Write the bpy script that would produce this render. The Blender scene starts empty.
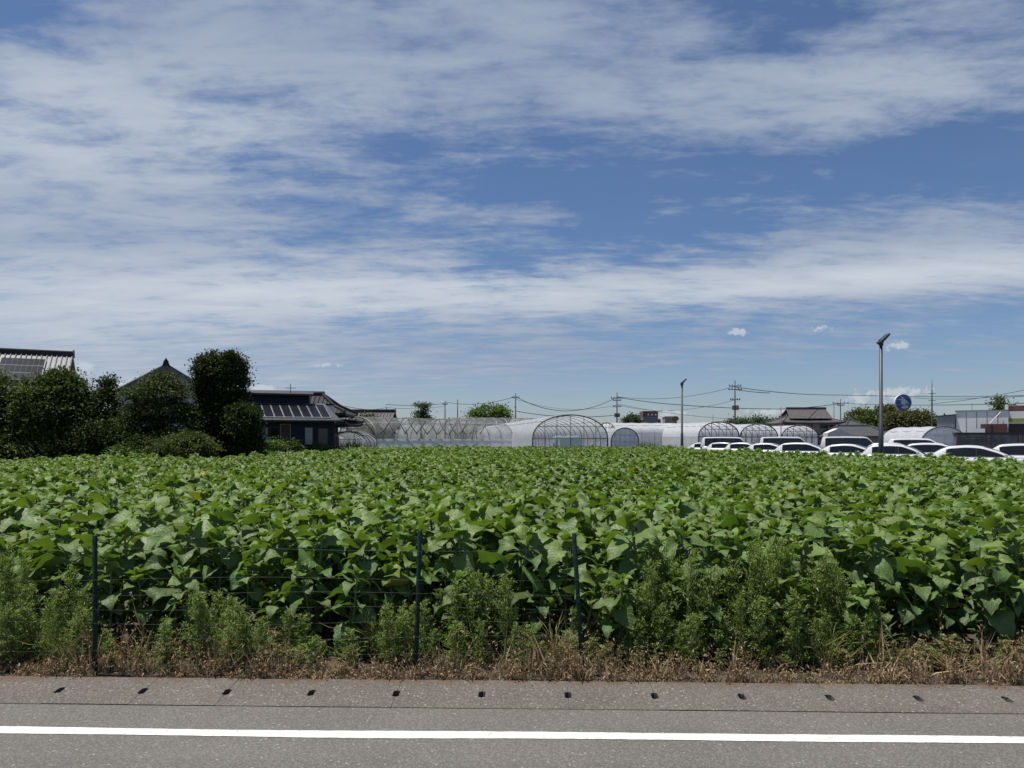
import bpy, bmesh, math, random
import numpy as np
from mathutils import Vector, Matrix

C = bpy.context.scene.collection
SC = bpy.context.scene
R = math.radians
rnd = random.Random(7)

# ------------------------------------------------------------------ camera
F_PX, HORIZON, EYE = 710.0, 440.0, 1.8
cam_d = bpy.data.cameras.new('camera')
cam = bpy.data.objects.new('camera', cam_d)
C.objects.link(cam)
cam.location = (0, 0, EYE)
cam.rotation_euler = (R(90), 0, 0)
cam_d.sensor_width = 36.0
cam_d.lens = 36.0 * F_PX / 1024.0
cam_d.shift_y = (HORIZON - 384) / 1024.0        # level camera, verticals stay upright
cam_d.clip_start, cam_d.clip_end = 0.05, 5000
SC.camera = cam

# ------------------------------------------------------------------ view / exposure
SC.view_settings.view_transform = 'Standard'
SC.view_settings.look = 'None'
SC.view_settings.gamma = 1.0
SC.view_settings.use_curve_mapping = False
SC.view_settings.exposure = 0.2
SC.render.engine = 'CYCLES'
SC.cycles.max_bounces = 8
SC.cycles.transparent_max_bounces = 24
SC.cycles.use_denoising = True

# ------------------------------------------------------------------ sun and sky
SUN_EL = R(74)
SUN_AZ = R(-84)                     # clockwise from +Y; near noon, high on the left
sun_dir = Vector((math.sin(SUN_AZ) * math.cos(SUN_EL), math.cos(SUN_AZ) * math.cos(SUN_EL), math.sin(SUN_EL)))
sl = bpy.data.lights.new('sun', 'SUN')
sl.energy, sl.angle, sl.color = 4.9, R(0.53), (1.0, 0.955, 0.89)
sun = bpy.data.objects.new('sun', sl)
C.objects.link(sun)
sun.rotation_euler = sun_dir.to_track_quat('Z', 'Y').to_euler()
sun.location = sun_dir * 200


class NT:
    """small helper for writing node maths"""
    def __init__(self, tree):
        self.t = tree

    def node(self, kind, **kw):
        n = self.t.nodes.new(kind)
        for k, v in kw.items():
            setattr(n, k, v)
        return n

    def put(self, sock, v):
        if isinstance(v, bpy.types.NodeSocket):
            self.t.links.new(v, sock)
        elif v is not None:
            sock.default_value = v

    def m(self, op, a, b=None, c=None, clamp=False):
        n = self.node('ShaderNodeMath', operation=op, use_clamp=clamp)
        for s, v in zip(n.inputs, (a, b, c)):
            self.put(s, v)
        return n.outputs[0]

    def mix(self, f, a, b, mode='MIX'):
        n = self.node('ShaderNodeMix', data_type='RGBA', blend_type=mode)
        self.put(n.inputs[0], f)
        self.put(n.inputs[6], a if isinstance(a, bpy.types.NodeSocket) else (*a[:3], 1))
        self.put(n.inputs[7], b if isinstance(b, bpy.types.NodeSocket) else (*b[:3], 1))
        return n.outputs[2]

    def smooth(self, v, lo, hi, a=0.0, b=1.0):
        n = self.node('ShaderNodeMapRange', interpolation_type='SMOOTHSTEP')
        self.put(n.inputs[0], v)
        for i, q in enumerate((lo, hi, a, b)):
            n.inputs[i + 1].default_value = q
        return n.outputs[0]

    def noise(self, vec, scale, detail=4, rough=0.5, dist=0.0):
        n = self.node('ShaderNodeTexNoise')
        if vec is not None:
            self.put(n.inputs['Vector'], vec)
        n.inputs['Scale'].default_value = scale
        n.inputs['Detail'].default_value = detail
        n.inputs['Roughness'].default_value = rough
        n.inputs['Distortion'].default_value = dist
        return n.outputs['Fac']


def px_dir(x, y):
    return ((x - 512) / F_PX, 1.0, (HORIZON - y) / F_PX)


def px_azel(x, y):
    d = px_dir(x, y)
    return math.degrees(math.atan2(d[0], d[1])), math.degrees(math.atan2(d[2], math.hypot(d[0], d[1])))


def at(x, y, depth):
    d = px_dir(x, y)
    k = depth / d[1]
    return Vector((d[0] * k, depth, EYE + d[2] * k))


def gx(x, depth):
    return at(x, 440, depth).x


def gz(y, depth):
    return at(512, y, depth).z


world = bpy.data.worlds.new('World')
SC.world = world
world.use_nodes = True
wt = NT(world.node_tree)
world.node_tree.nodes.clear()
w_out = wt.node('ShaderNodeOutputWorld')
sky = wt.node('ShaderNodeTexSky', sky_type='NISHITA')
sky.sun_disc = False
sky.sun_elevation, sky.sun_rotation = SUN_EL, SUN_AZ
sky.altitude, sky.air_density, sky.dust_density, sky.ozone_density = 0, 1.0, 0.4, 2.0
tc = wt.node('ShaderNodeTexCoord')
sp = wt.node('ShaderNodeSeparateXYZ')
wt.put(sp.inputs[0], tc.outputs['Generated'])
dx, dy, dz = sp.outputs
el = wt.m('MULTIPLY', wt.m('ARCSINE', dz), 57.2958)
az = wt.m('MULTIPLY', wt.m('ARCTAN2', dx, dy), 57.2958)
zz = wt.m('ADD', wt.m('MAXIMUM', dz, 0.0), 0.10)
cv = wt.node('ShaderNodeCombineXYZ')
wt.put(cv.inputs[0], wt.m('DIVIDE', dx, zz))
wt.put(cv.inputs[1], wt.m('DIVIDE', dy, zz))
cpos = cv.outputs[0]


def blob(x, y, rx, ry, slope=0.0):
    """soft patch of the sky around a direction (given where it is seen in the photo)"""
    a0, e0 = px_azel(x, y)
    a1, e1 = px_azel(x + 10, y + slope * 10)
    _, e2 = px_azel(x, y - 10)
    da = (a1 - a0) / 10
    sl_ = (e1 - e0) / (a1 - a0)
    de = (e2 - e0) / 10
    A = wt.m('SUBTRACT', az, a0)
    E = wt.m('SUBTRACT', wt.m('SUBTRACT', el, e0), wt.m('MULTIPLY', A, sl_))
    q = wt.m('ADD', wt.m('POWER', wt.m('ABSOLUTE', wt.m('DIVIDE', A, rx * da)), 2.0),
             wt.m('POWER', wt.m('ABSOLUTE', wt.m('DIVIDE', E, ry * de)), 2.0))
    return wt.m('EXPONENT', wt.m('MULTIPLY', q, -1.0))


def total(terms, base):
    acc = base
    for w, b in terms:
        acc = wt.m('MULTIPLY_ADD', b, w, acc)
    return acc


cover = total([
    (0.62, blob(60, 170, 420, 120, 0.0)),        # broad pale sheet, upper left
    (0.55, blob(330, 40, 300, 60, 0.0)),
    (0.42, blob(820, 95, 340, 62, -0.10)),       # sheet across the top right
    (0.22, blob(620, 90, 170, 60, 0.0)),
    (0.55, blob(120, 300, 400, 55, -0.04)),      # long bright band
    (0.66, blob(640, 292, 320, 24, -0.05)),
    (0.62, blob(1000, 274, 260, 22, -0.07)),
    (0.48, blob(900, 230, 230, 34, -0.13)),
    (0.48, blob(150, 375, 320, 45, 0.0)),
    (0.30, blob(480, 360, 150, 22, 0.0)),
    (0.22, blob(600, 345, 300, 30, 0.0)),
    (0.30, blob(540, 215, 90, 14, 0.0)),
    (-0.55, blob(20, 0, 130, 34, -0.25)),        # clear corner
    (-0.20, blob(330, 165, 210, 30, 0.05)),
    (-0.22, blob(520, 170, 160, 40, 0.0)),
    (-0.30, blob(800, 180, 240, 34, -0.05)),
    (-0.28, blob(640, 225, 130, 32, 0.05)),
    (-0.25, blob(960, 160, 120, 25, 0.0)),
    (-0.18, blob(800, 400, 400, 35, 0.0)),
], 0.34)
n1 = wt.noise(cpos, 1.9, 9, 0.62, 0.6)
st = wt.node('ShaderNodeMapping')
wt.put(st.inputs['Vector'], cpos)
st.inputs['Rotation'].default_value = (0, 0, R(12))
st.inputs['Scale'].default_value = (0.6, 1.4, 1)
n2 = wt.noise(st.outputs[0], 4.2, 8, 0.6, 0.4)
n3 = wt.noise(st.outputs[0], 12, 5, 0.62, 0.3)
n5 = wt.noise(cpos, 26, 4, 0.6, 0.6)
nn = wt.m('ADD', wt.m('MULTIPLY', wt.m('SUBTRACT', n1, 0.5), 1.5),
          wt.m('ADD', wt.m('MULTIPLY', wt.m('SUBTRACT', n2, 0.5), 1.45),
               wt.m('ADD', wt.m('MULTIPLY', wt.m('SUBTRACT', n3, 0.5), 1.1), wt.m('MULTIPLY', wt.m('SUBTRACT', n5, 0.5), 0.35))))
dens = wt.smooth(wt.m('ADD', cover, nn), 0.03, 1.10)
dens = wt.m('MAXIMUM', wt.m('MULTIPLY', dens, 0.92), 0.08)
bright = total([(0.55, blob(120, 305, 420, 50, -0.04)), (0.58, blob(640, 292, 420, 24, -0.05)),
                (0.42, blob(1000, 272, 240, 18, -0.07)), (0.52, blob(110, 130, 280, 80, 0.0)),
                (0.25, blob(880, 90, 200, 40, -0.1)), (0.35, blob(100, 400, 400, 50, 0))], 0.04)
tone = wt.m('ADD', bright, wt.m('MULTIPLY', wt.m('SUBTRACT', n2, 0.5), 0.7), clamp=True)
c_col = wt.mix(tone, (0.33, 0.41, 0.56), (0.77, 0.82, 0.87))
# a few small fair-weather cumulus low down
cum = total([(1.0, blob(738, 332, 13, 4.5)), (0.95, blob(897, 346, 17, 6, -0.1)), (1.0, blob(85, 367, 14, 6)),
             (1.0, blob(262, 388, 20, 5)), (0.9, blob(905, 392, 40, 8)), (0.9, blob(775, 412, 34, 6)),
             (0.9, blob(665, 414, 36, 6)), (0.75, blob(330, 365, 24, 3)), (0.75, blob(820, 328, 22, 4)),
             (0.95, blob(128, 384, 26, 6)), (0.7, blob(940, 420, 80, 8)), (0.8, blob(858, 400, 30, 7))], 0.0)
n4 = wt.noise(tc.outputs['Generated'], 130, 6, 0.6)
cumd = wt.smooth(wt.m('ADD', cum, wt.m('MULTIPLY', wt.m('SUBTRACT', n4, 0.5), 2.0)), 0.38, 0.9, 0, 0.8)
c_col = wt.mix(cumd, c_col, (0.72, 0.75, 0.78))
dens = wt.m('MAXIMUM', dens, cumd)
# clouds only above the horizon
dens = wt.m('MULTIPLY', dens, wt.smooth(el, -0.5, 1.0))
lowf = wt.smooth(el, 0.0, 16.0, 1.0, 0.0)
skyc = wt.mix(1.0, sky.outputs[0], wt.mix(lowf, (0.67, 0.83, 1.05), (0.84, 0.92, 1.10)), 'MULTIPLY')
b1 = wt.node('ShaderNodeBackground')
wt.put(b1.inputs[0], skyc)
b1.inputs[1].default_value = 0.070
b2 = wt.node('ShaderNodeBackground')
wt.put(b2.inputs[0], c_col)
b2.inputs[1].default_value = 0.76
mx = wt.node('ShaderNodeMixShader')
wt.put(mx.inputs[0], dens)
wt.t.links.new(b1.outputs[0], mx.inputs[1])
wt.t.links.new(b2.outputs[0], mx.inputs[2])
wt.t.links.new(mx.outputs[0], w_out.inputs[0])

# ------------------------------------------------------------------ materials
MATS = {}


def mat(name, col, rough=0.7, col2=None, scale=8.0, detail=5, metal=0.0, bump=0.0, bscale=None, coat=0.0, spec=0.5, sharp=(0.35, 0.65)):
    if name in MATS:
        return MATS[name]
    m = bpy.data.materials.new(name)
    m.use_nodes = True
    t = NT(m.node_tree)
    b = m.node_tree.nodes['Principled BSDF']
    tcx = t.node('ShaderNodeTexCoord').outputs['Object']
    c2 = col2 or tuple(c * 0.8 for c in col)
    n = t.noise(tcx, scale, detail, 0.6)
    t.put(b.inputs['Base Color'], t.mix(t.smooth(n, *sharp), col, c2))
    b.inputs['Roughness'].default_value = rough
    b.inputs['Metallic'].default_value = metal
    b.inputs['Specular IOR Level'].default_value = spec
    b.inputs['Coat Weight'].default_value = coat
    if bump:
        bn = t.node('ShaderNodeBump')
        bn.inputs['Strength'].default_value = bump
        bn.inputs['Distance'].default_value = 0.02
        t.put(bn.inputs['Height'], t.noise(tcx, bscale or scale * 3, 4, 0.6))
        t.put(b.inputs['Normal'], bn.outputs[0])
    MATS[name] = m
    return m


def aggregate_mat(name, base, dark, light, speck, rough=0.85, stain=None):
    m = bpy.data.materials.new(name)
    m.use_nodes = True
    t = NT(m.node_tree)
    b = m.node_tree.nodes['Principled BSDF']
    o = t.node('ShaderNodeTexCoord').outputs['Object']
    g = t.noise(o, 70, 3, 0.7)
    col = t.mix(t.smooth(g, 0.35, 0.68), dark, base)
    mp = t.node('ShaderNodeMapping')
    t.put(mp.inputs['Vector'], o)
    mp.inputs['Scale'].default_value = (0.25, 2.2, 1)
    col = t.mix(t.smooth(t.noise(mp.outputs[0], 1.6, 6, 0.65), 0.42, 0.72, 0, 0.55), col, dark)
    big = t.noise(o, 0.9, 5, 0.6)
    col = t.mix(t.smooth(big, 0.35, 0.7, 0.0, 0.45), col, light)
    mid = t.noise(o, 9, 4, 0.6)
    col = t.mix(t.smooth(mid, 0.5, 0.8, 0, 0.35), col, dark)
    v = t.node('ShaderNodeTexVoronoi')
    t.put(v.inputs['Vector'], o)
    v.inputs['Scale'].default_value = 42
    sel = t.node('ShaderNodeSeparateColor')
    t.put(sel.inputs[0], v.outputs['Color'])
    f = t.m('MULTIPLY', t.m('LESS_THAN', v.outputs['Distance'], 0.30), t.m('GREATER_THAN', sel.outputs[0], speck))
    col = t.mix(t.m('MULTIPLY', f, 0.5), col, (0.42, 0.40, 0.37))
    v2 = t.node('ShaderNodeTexVoronoi')
    t.put(v2.inputs['Vector'], o)
    v2.inputs['Scale'].default_value = 110
    s2 = t.node('ShaderNodeSeparateColor')
    t.put(s2.inputs[0], v2.outputs['Color'])
    col = t.mix(t.m('MULTIPLY', t.m('GREATER_THAN', s2.outputs[1], 0.72), 0.22), col, (0.30, 0.285, 0.265))
    col = t.mix(t.m('MULTIPLY', t.m('LESS_THAN', s2.outputs[1], 0.25), 0.25), col, tuple(c * 0.5 for c in dark))
    if stain:
        sy = t.node('ShaderNodeSeparateXYZ')
        t.put(sy.inputs[0], o)
        edge = t.smooth(sy.outputs[1], stain[0], stain[1])
        col = t.mix(t.m('MULTIPLY', edge, t.smooth(t.noise(o, 6, 5, 0.6), 0.3, 0.65)), col, stain[2])
    t.put(b.inputs['Base Color'], col)
    b.inputs['Roughness'].default_value = rough
    bn = t.node('ShaderNodeBump')
    bn.inputs['Strength'].default_value = 0.3
    bn.inputs['Distance'].default_value = 0.005
    t.put(bn.inputs['Height'], t.m('ADD', t.noise(o, 90, 3, 0.7), v2.outputs['Distance']))
    t.put(b.inputs['Normal'], bn.outputs[0])
    MATS[name] = m
    return m


def leaf_mat(name, c_old, c_new, trans, rough=0.45, spec=0.5, tr=0.3, veins=False, vary=0.35):
    """two-sided foliage: reflects and lets light through; attribute 'tint' runs old -> new"""
    m = bpy.data.materials.new(name)
    m.use_nodes = True
    nt = m.node_tree
    t = NT(nt)
    b = nt.nodes['Principled BSDF']
    out = nt.nodes['Material Output']
    a = t.node('ShaderNodeAttribute', attribute_name='tint')
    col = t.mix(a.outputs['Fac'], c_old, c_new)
    g = t.node('ShaderNodeNewGeometry')
    hv = t.node('ShaderNodeHueSaturation')
    t.put(hv.inputs['Color'], col)
    ri = g.outputs['Random Per Island']
    oi = t.node('ShaderNodeObjectInfo').outputs['Random']
    rv = t.m('FRACT', t.m('ADD', ri, t.m('MULTIPLY', oi, 3.7)))
    t.put(hv.inputs['Value'], t.m('ADD', 1.0 - vary / 2, t.m('MULTIPLY', rv, vary)))
    t.put(hv.inputs['Hue'], t.m('ADD', 0.488, t.m('MULTIPLY', t.m('FRACT', t.m('MULTIPLY', rv, 7.3)), 0.024)))
    col = hv.outputs[0]
    if veins:
        col = t.mix(t.m('MULTIPLY', t.m('GREATER_THAN', t.m('FRACT', t.m('MULTIPLY', rv, 13.7)), 0.9965), 0.6), col, (0.30, 0.27, 0.05))
    tcol = t.mix(1.0, col, trans, 'MULTIPLY')
    if veins:
        uv = t.node('ShaderNodeUVMap')
        s = t.node('ShaderNodeSeparateXYZ')
        t.put(s.inputs[0], uv.outputs[0])
        across = t.m('ABSOLUTE', t.m('MULTIPLY', t.m('SUBTRACT', s.outputs[1], 0.5), 2.0))
        rib = t.smooth(across, 0.02, 0.07, 1.0, 0.0)
        side = t.m('FRACT', t.m('MULTIPLY', t.m('SUBTRACT', s.outputs[0], t.m('MULTIPLY', across, 0.28)), 6.0))
        sv = t.smooth(t.m('ABSOLUTE', t.m('SUBTRACT', side, 0.5)), 0.03, 0.12, 1.0, 0.0)
        vv = t.m('MAXIMUM', rib, t.m('MULTIPLY', sv, 0.6))
        col = t.mix(t.m('MULTIPLY', vv, 0.30), col, (0.20, 0.27, 0.11))
        bn = t.node('ShaderNodeBump')
        bn.inputs['Strength'].default_value = 0.55
        bn.inputs['Distance'].default_value = 0.012
        wr = t.noise(uv.outputs[0], 7, 4, 0.6)
        t.put(bn.inputs['Height'], t.m('SUBTRACT', wr, t.m('MULTIPLY', vv, 0.8)))
        t.put(b.inputs['Normal'], bn.outputs[0])
    t.put(b.inputs['Base Color'], col)
    b.inputs['Roughness'].default_value = rough
    b.inputs['Specular IOR Level'].default_value = spec
    tl = t.node('ShaderNodeBsdfTranslucent')
    t.put(tl.inputs[0], tcol)
    ms = t.node('ShaderNodeMixShader')
    ms.inputs[0].default_value = tr
    nt.links.new(b.outputs[0], ms.inputs[1])
    nt.links.new(tl.outputs[0], ms.inputs[2])
    nt.links.new(ms.outputs[0], out.inputs[0])
    MATS[name] = m
    return m


def film_mat(name, col, clear, rough=0.35):
    """cloudy greenhouse polythene: part clear, part milky"""
    m = bpy.data.materials.new(name)
    m.use_nodes = True
    nt = m.node_tree
    t = NT(nt)
    b = nt.nodes['Principled BSDF']
    o = t.node('ShaderNodeTexCoord').outputs['Object']
    n = t.noise(o, 0.9, 6, 0.65, 0.4)
    n_f = t.noise(o, 5, 4, 0.65, 0.8)
    t.put(b.inputs['Base Color'], t.mix(t.smooth(n_f, 0.35, 0.7), col, tuple(c * 0.72 for c in col)))
    b.inputs['Roughness'].default_value = rough
    tl = t.node('ShaderNodeBsdfTranslucent')
    tl.inputs[0].default_value = (*col, 1)
    m1 = t.node('ShaderNodeMixShader')
    m1.inputs[0].default_value = 0.45
    nt.links.new(b.outputs[0], m1.inputs[1])
    nt.links.new(tl.outputs[0], m1.inputs[2])
    tp = t.node('ShaderNodeBsdfTransparent')
    m2 = t.node('ShaderNodeMixShader')
    t.put(m2.inputs[0], t.m('MULTIPLY', t.smooth(n, 0.3, 0.7, 0.7, 1.25), clear, clamp=True))
    nt.links.new(m1.outputs[0], m2.inputs[1])
    nt.links.new(tp.outputs[0], m2.inputs[2])
    nt.links.new(m2.outputs[0], nt.nodes['Material Output'].inputs[0])
    MATS[name] = m
    return m


M_ASPH = aggregate_mat('asphalt', (0.128, 0.118, 0.104), (0.096, 0.088, 0.077), (0.150, 0.138, 0.122), 0.95)
M_ASPH2 = aggregate_mat('older asphalt', (0.118, 0.110, 0.098), (0.09, 0.083, 0.074), (0.14, 0.130, 0.116), 0.96)
M_GUT = aggregate_mat('gutter concrete', (0.115, 0.102, 0.085), (0.077, 0.066, 0.054), (0.152, 0.136, 0.114), 0.86,
                      stain=(5.04, 5.165, (0.10, 0.058, 0.032)))
M_SOIL = mat('soil', (0.055, 0.040, 0.028), 0.95, (0.085, 0.063, 0.044), 5, bump=0.8, bscale=20)
M_LOT = mat('car park asphalt', (0.11, 0.11, 0.11), 0.9, (0.15, 0.15, 0.145), 3)
M_LINE = mat('road paint', (0.66, 0.66, 0.64), 0.65, (0.40, 0.385, 0.36), 34, sharp=(0.50, 0.74))
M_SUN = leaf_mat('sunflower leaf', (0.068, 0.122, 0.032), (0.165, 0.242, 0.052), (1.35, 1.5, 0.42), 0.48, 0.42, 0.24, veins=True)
M_STEM = mat('sunflower stem', (0.13, 0.19, 0.06), 0.6, (0.09, 0.14, 0.045), 6)
M_BUD = mat('sunflower bud', (0.12, 0.20, 0.05), 0.6, (0.08, 0.15, 0.035), 30)
M_PETAL = mat('yellow petal', (0.75, 0.55, 0.02), 0.6, (0.7, 0.45, 0.02), 20)
M_WEED = leaf_mat('weed leaf', (0.118, 0.175, 0.042), (0.255, 0.335, 0.075), (1.2, 1.4, 0.6), 0.55, 0.4, 0.3)
M_OLIVE = leaf_mat('drying weed leaf', (0.17, 0.18, 0.060), (0.30, 0.25, 0.115), (1.2, 1.2, 0.7), 0.7, 0.3, 0.25)
M_DRY = leaf_mat('dead weed', (0.140, 0.098, 0.055), (0.39, 0.29, 0.165), (1.1, 1.0, 0.8), 0.8, 0.25, 0.2, vary=0.35)
M_WSTEM = mat('weed stem', (0.12, 0.14, 0.06), 0.7, (0.15, 0.10, 0.06), 9)
M_TREE = {
    'dark': leaf_mat('dark evergreen leaf', (0.028, 0.040, 0.013), (0.067, 0.084, 0.024), (1.2, 1.5, 0.5), 0.7, 0.2, 0.18, vary=0.35),
    'mid': leaf_mat('broad tree leaf', (0.050, 0.067, 0.022), (0.146, 0.167, 0.056), (1.2, 1.5, 0.5), 0.7, 0.2, 0.2, vary=0.35),
    'pine': leaf_mat('pine needle', (0.048, 0.067, 0.025), (0.123, 0.151, 0.050), (1.2, 1.4, 0.5), 0.7, 0.2, 0.15, vary=0.5),
    'olive': leaf_mat('olive shrub leaf', (0.065, 0.087, 0.027), (0.138, 0.162, 0.051), (1.2, 1.4, 0.5), 0.7, 0.2, 0.2, vary=0.5),
    'light': leaf_mat('light shrub leaf', (0.090, 0.143, 0.042), (0.165, 0.240, 0.068), (1.2, 1.4, 0.5), 0.7, 0.2, 0.25, vary=0.5),
    'brown': leaf_mat('bronze tree leaf', (0.088, 0.083, 0.038), (0.128, 0.136, 0.054), (1.2, 1.3, 0.6), 0.7, 0.2, 0.2, vary=0.5),
    'far': leaf_mat('far tree leaf', (0.058, 0.085, 0.044), (0.098, 0.137, 0.058), (1.2, 1.3, 0.6), 0.7, 0.2, 0.2, vary=0.5),
}
M_BARK = mat('bark', (0.07, 0.05, 0.036), 0.9, (0.11, 0.085, 0.06), 12, bump=0.6)
M_POST = mat('green plastic coated post', (0.005, 0.018, 0.016), 0.65, (0.008, 0.025, 0.022), 30, spec=0.25)
M_WIRE = mat('green coated wire', (0.03, 0.055, 0.045), 0.6)
M_GALV = mat('galvanised pipe', (0.30, 0.31, 0.315), 0.5, (0.20, 0.205, 0.21), 4, metal=0.3)
M_DKPIPE = mat('weathered pipe', (0.055, 0.06, 0.065), 0.6, (0.09, 0.095, 0.10), 6)
M_FILM = film_mat('clear film', (0.76, 0.80, 0.83), 0.30)
M_FILM_W = film_mat('milky film', (0.84, 0.86, 0.88), 0.08)
M_FILM_OLD = film_mat('old film', (0.33, 0.335, 0.31), 0.66)
M_TILE = mat('grey roof tile', (0.060, 0.062, 0.067), 0.65, (0.082, 0.084, 0.09), 3, spec=0.3)
M_TILE_L = mat('silver roof tile', (0.17, 0.175, 0.18), 0.45, (0.11, 0.115, 0.12), 3)
M_TILE_D = mat('black roof tile', (0.028, 0.028, 0.031), 0.75, (0.042, 0.042, 0.045), 4, spec=0.25)
M_TILE_B = mat('brown grey roof tile', (0.075, 0.070, 0.068), 0.65, (0.10, 0.092, 0.088), 2, spec=0.3)
M_NAVY = mat('navy siding', (0.010, 0.013, 0.030), 0.6, (0.013, 0.017, 0.038), 2, spec=0.3)
M_DKMET = mat('dark metal roof', (0.045, 0.047, 0.05), 0.65, (0.058, 0.06, 0.064), 2, spec=0.3)
M_SOLAR = mat('solar cell', (0.010, 0.011, 0.015), 0.3, (0.013, 0.014, 0.019), 1, spec=0.08)
M_PFRAME = mat('solar panel frame', (0.36, 0.36, 0.365), 0.6, (0.30, 0.30, 0.305), 4, spec=0.2)
M_ALU = mat('aluminium', (0.50, 0.51, 0.52), 0.4, (0.42, 0.43, 0.44), 8, metal=0.5)
M_WALLW = mat('white plaster', (0.62, 0.61, 0.58), 0.8, (0.52, 0.51, 0.48), 1.5)
M_WALLT = mat('tan plaster', (0.36, 0.31, 0.25), 0.85, (0.30, 0.26, 0.21), 1.5)
M_WOOD = mat('dark timber', (0.045, 0.032, 0.024), 0.75, (0.07, 0.05, 0.036), 5)
M_GLASS = mat('window glass', (0.012, 0.015, 0.018), 0.08, (0.02, 0.024, 0.028), 1, spec=0.6)
M_PALEG = mat('pale curtained glass', (0.22, 0.25, 0.27), 0.15, (0.28, 0.30, 0.31), 2)
M_CONC = mat('weathered concrete wall', (0.16, 0.155, 0.145), 0.9, (0.085, 0.082, 0.078), 1.6, detail=8)
M_CONCD = mat('dark coping', (0.05, 0.05, 0.05), 0.9)
M_SHEDG = mat('grey corrugated metal', (0.20, 0.215, 0.235), 0.5, (0.17, 0.185, 0.20), 2)
M_PANEL = mat('off white metal panel', (0.74, 0.74, 0.71), 0.55, (0.68, 0.68, 0.655), 0.8)
M_STRIPE = mat('lime stripe', (0.30, 0.34, 0.06), 0.6)
M_RUST = mat('rust red panel', (0.10, 0.035, 0.03), 0.7, (0.07, 0.03, 0.028), 2)
M_BRICK = mat('red brown cladding', (0.19, 0.09, 0.075), 0.8, (0.15, 0.08, 0.07), 0.5)
M_POLE = mat('grey steel pole', (0.045, 0.052, 0.06), 0.5, (0.036, 0.041, 0.048), 2)
M_UTIL = mat('concrete utility pole', (0.085, 0.085, 0.085), 0.85, (0.12, 0.12, 0.118), 2)
M_BLACK = mat('black rubber', (0.016, 0.016, 0.017), 0.7)
M_CABLE = mat('cable sheath', (0.045, 0.05, 0.058), 0.7)
M_LAMP = mat('lamp lens', (0.20, 0.22, 0.24), 0.3)
M_PAINT = mat('white car paint', (0.60, 0.60, 0.605), 0.25, (0.58, 0.58, 0.585), 1, coat=0.6)
M_PAINTS = mat('silver car paint', (0.45, 0.46, 0.47), 0.25, (0.43, 0.44, 0.45), 1, metal=0.4, coat=0.6)
M_CARGL = mat('tinted car glass', (0.006, 0.008, 0.010), 0.05, (0.01, 0.012, 0.014), 1, spec=0.6)
M_RED = mat('tail lamp', (0.35, 0.015, 0.01), 0.2)
M_HEAD = mat('head lamp', (0.6, 0.62, 0.64), 0.1)
M_BLUE = mat('blue sign face', (0.018, 0.10, 0.34), 0.4, (0.02, 0.11, 0.36), 1)
M_WHITE = mat('white sign face', (0.75, 0.75, 0.74), 0.5)
M_ORANGE = mat('amber sign', (0.30, 0.15, 0.02), 0.6, (0.10, 0.07, 0.02), 0.8)
M_FLOWER = mat('red blossom', (0.40, 0.03, 0.02), 0.6)
M_HILL = mat('wooded hill', (0.04, 0.06, 0.035), 0.95, (0.055, 0.075, 0.04), 0.05, bump=1.0, bscale=0.1)


# ------------------------------------------------------------------ object helpers
def tag(o, label=None, cat=None, group=None, kind=None):
    if label: o['label'] = label
    if cat: o['category'] = cat
    if group: o['group'] = group
    if kind: o['kind'] = kind
    return o


def thing(name, loc, rz=0.0, label=None, cat=None, group=None):
    o = bpy.data.objects.new(name, None)
    C.objects.link(o)
    o.location = loc
    o.rotation_euler = (0, 0, rz)
    o.empty_display_size = 0.2
    return tag(o, label, cat, group)


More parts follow.
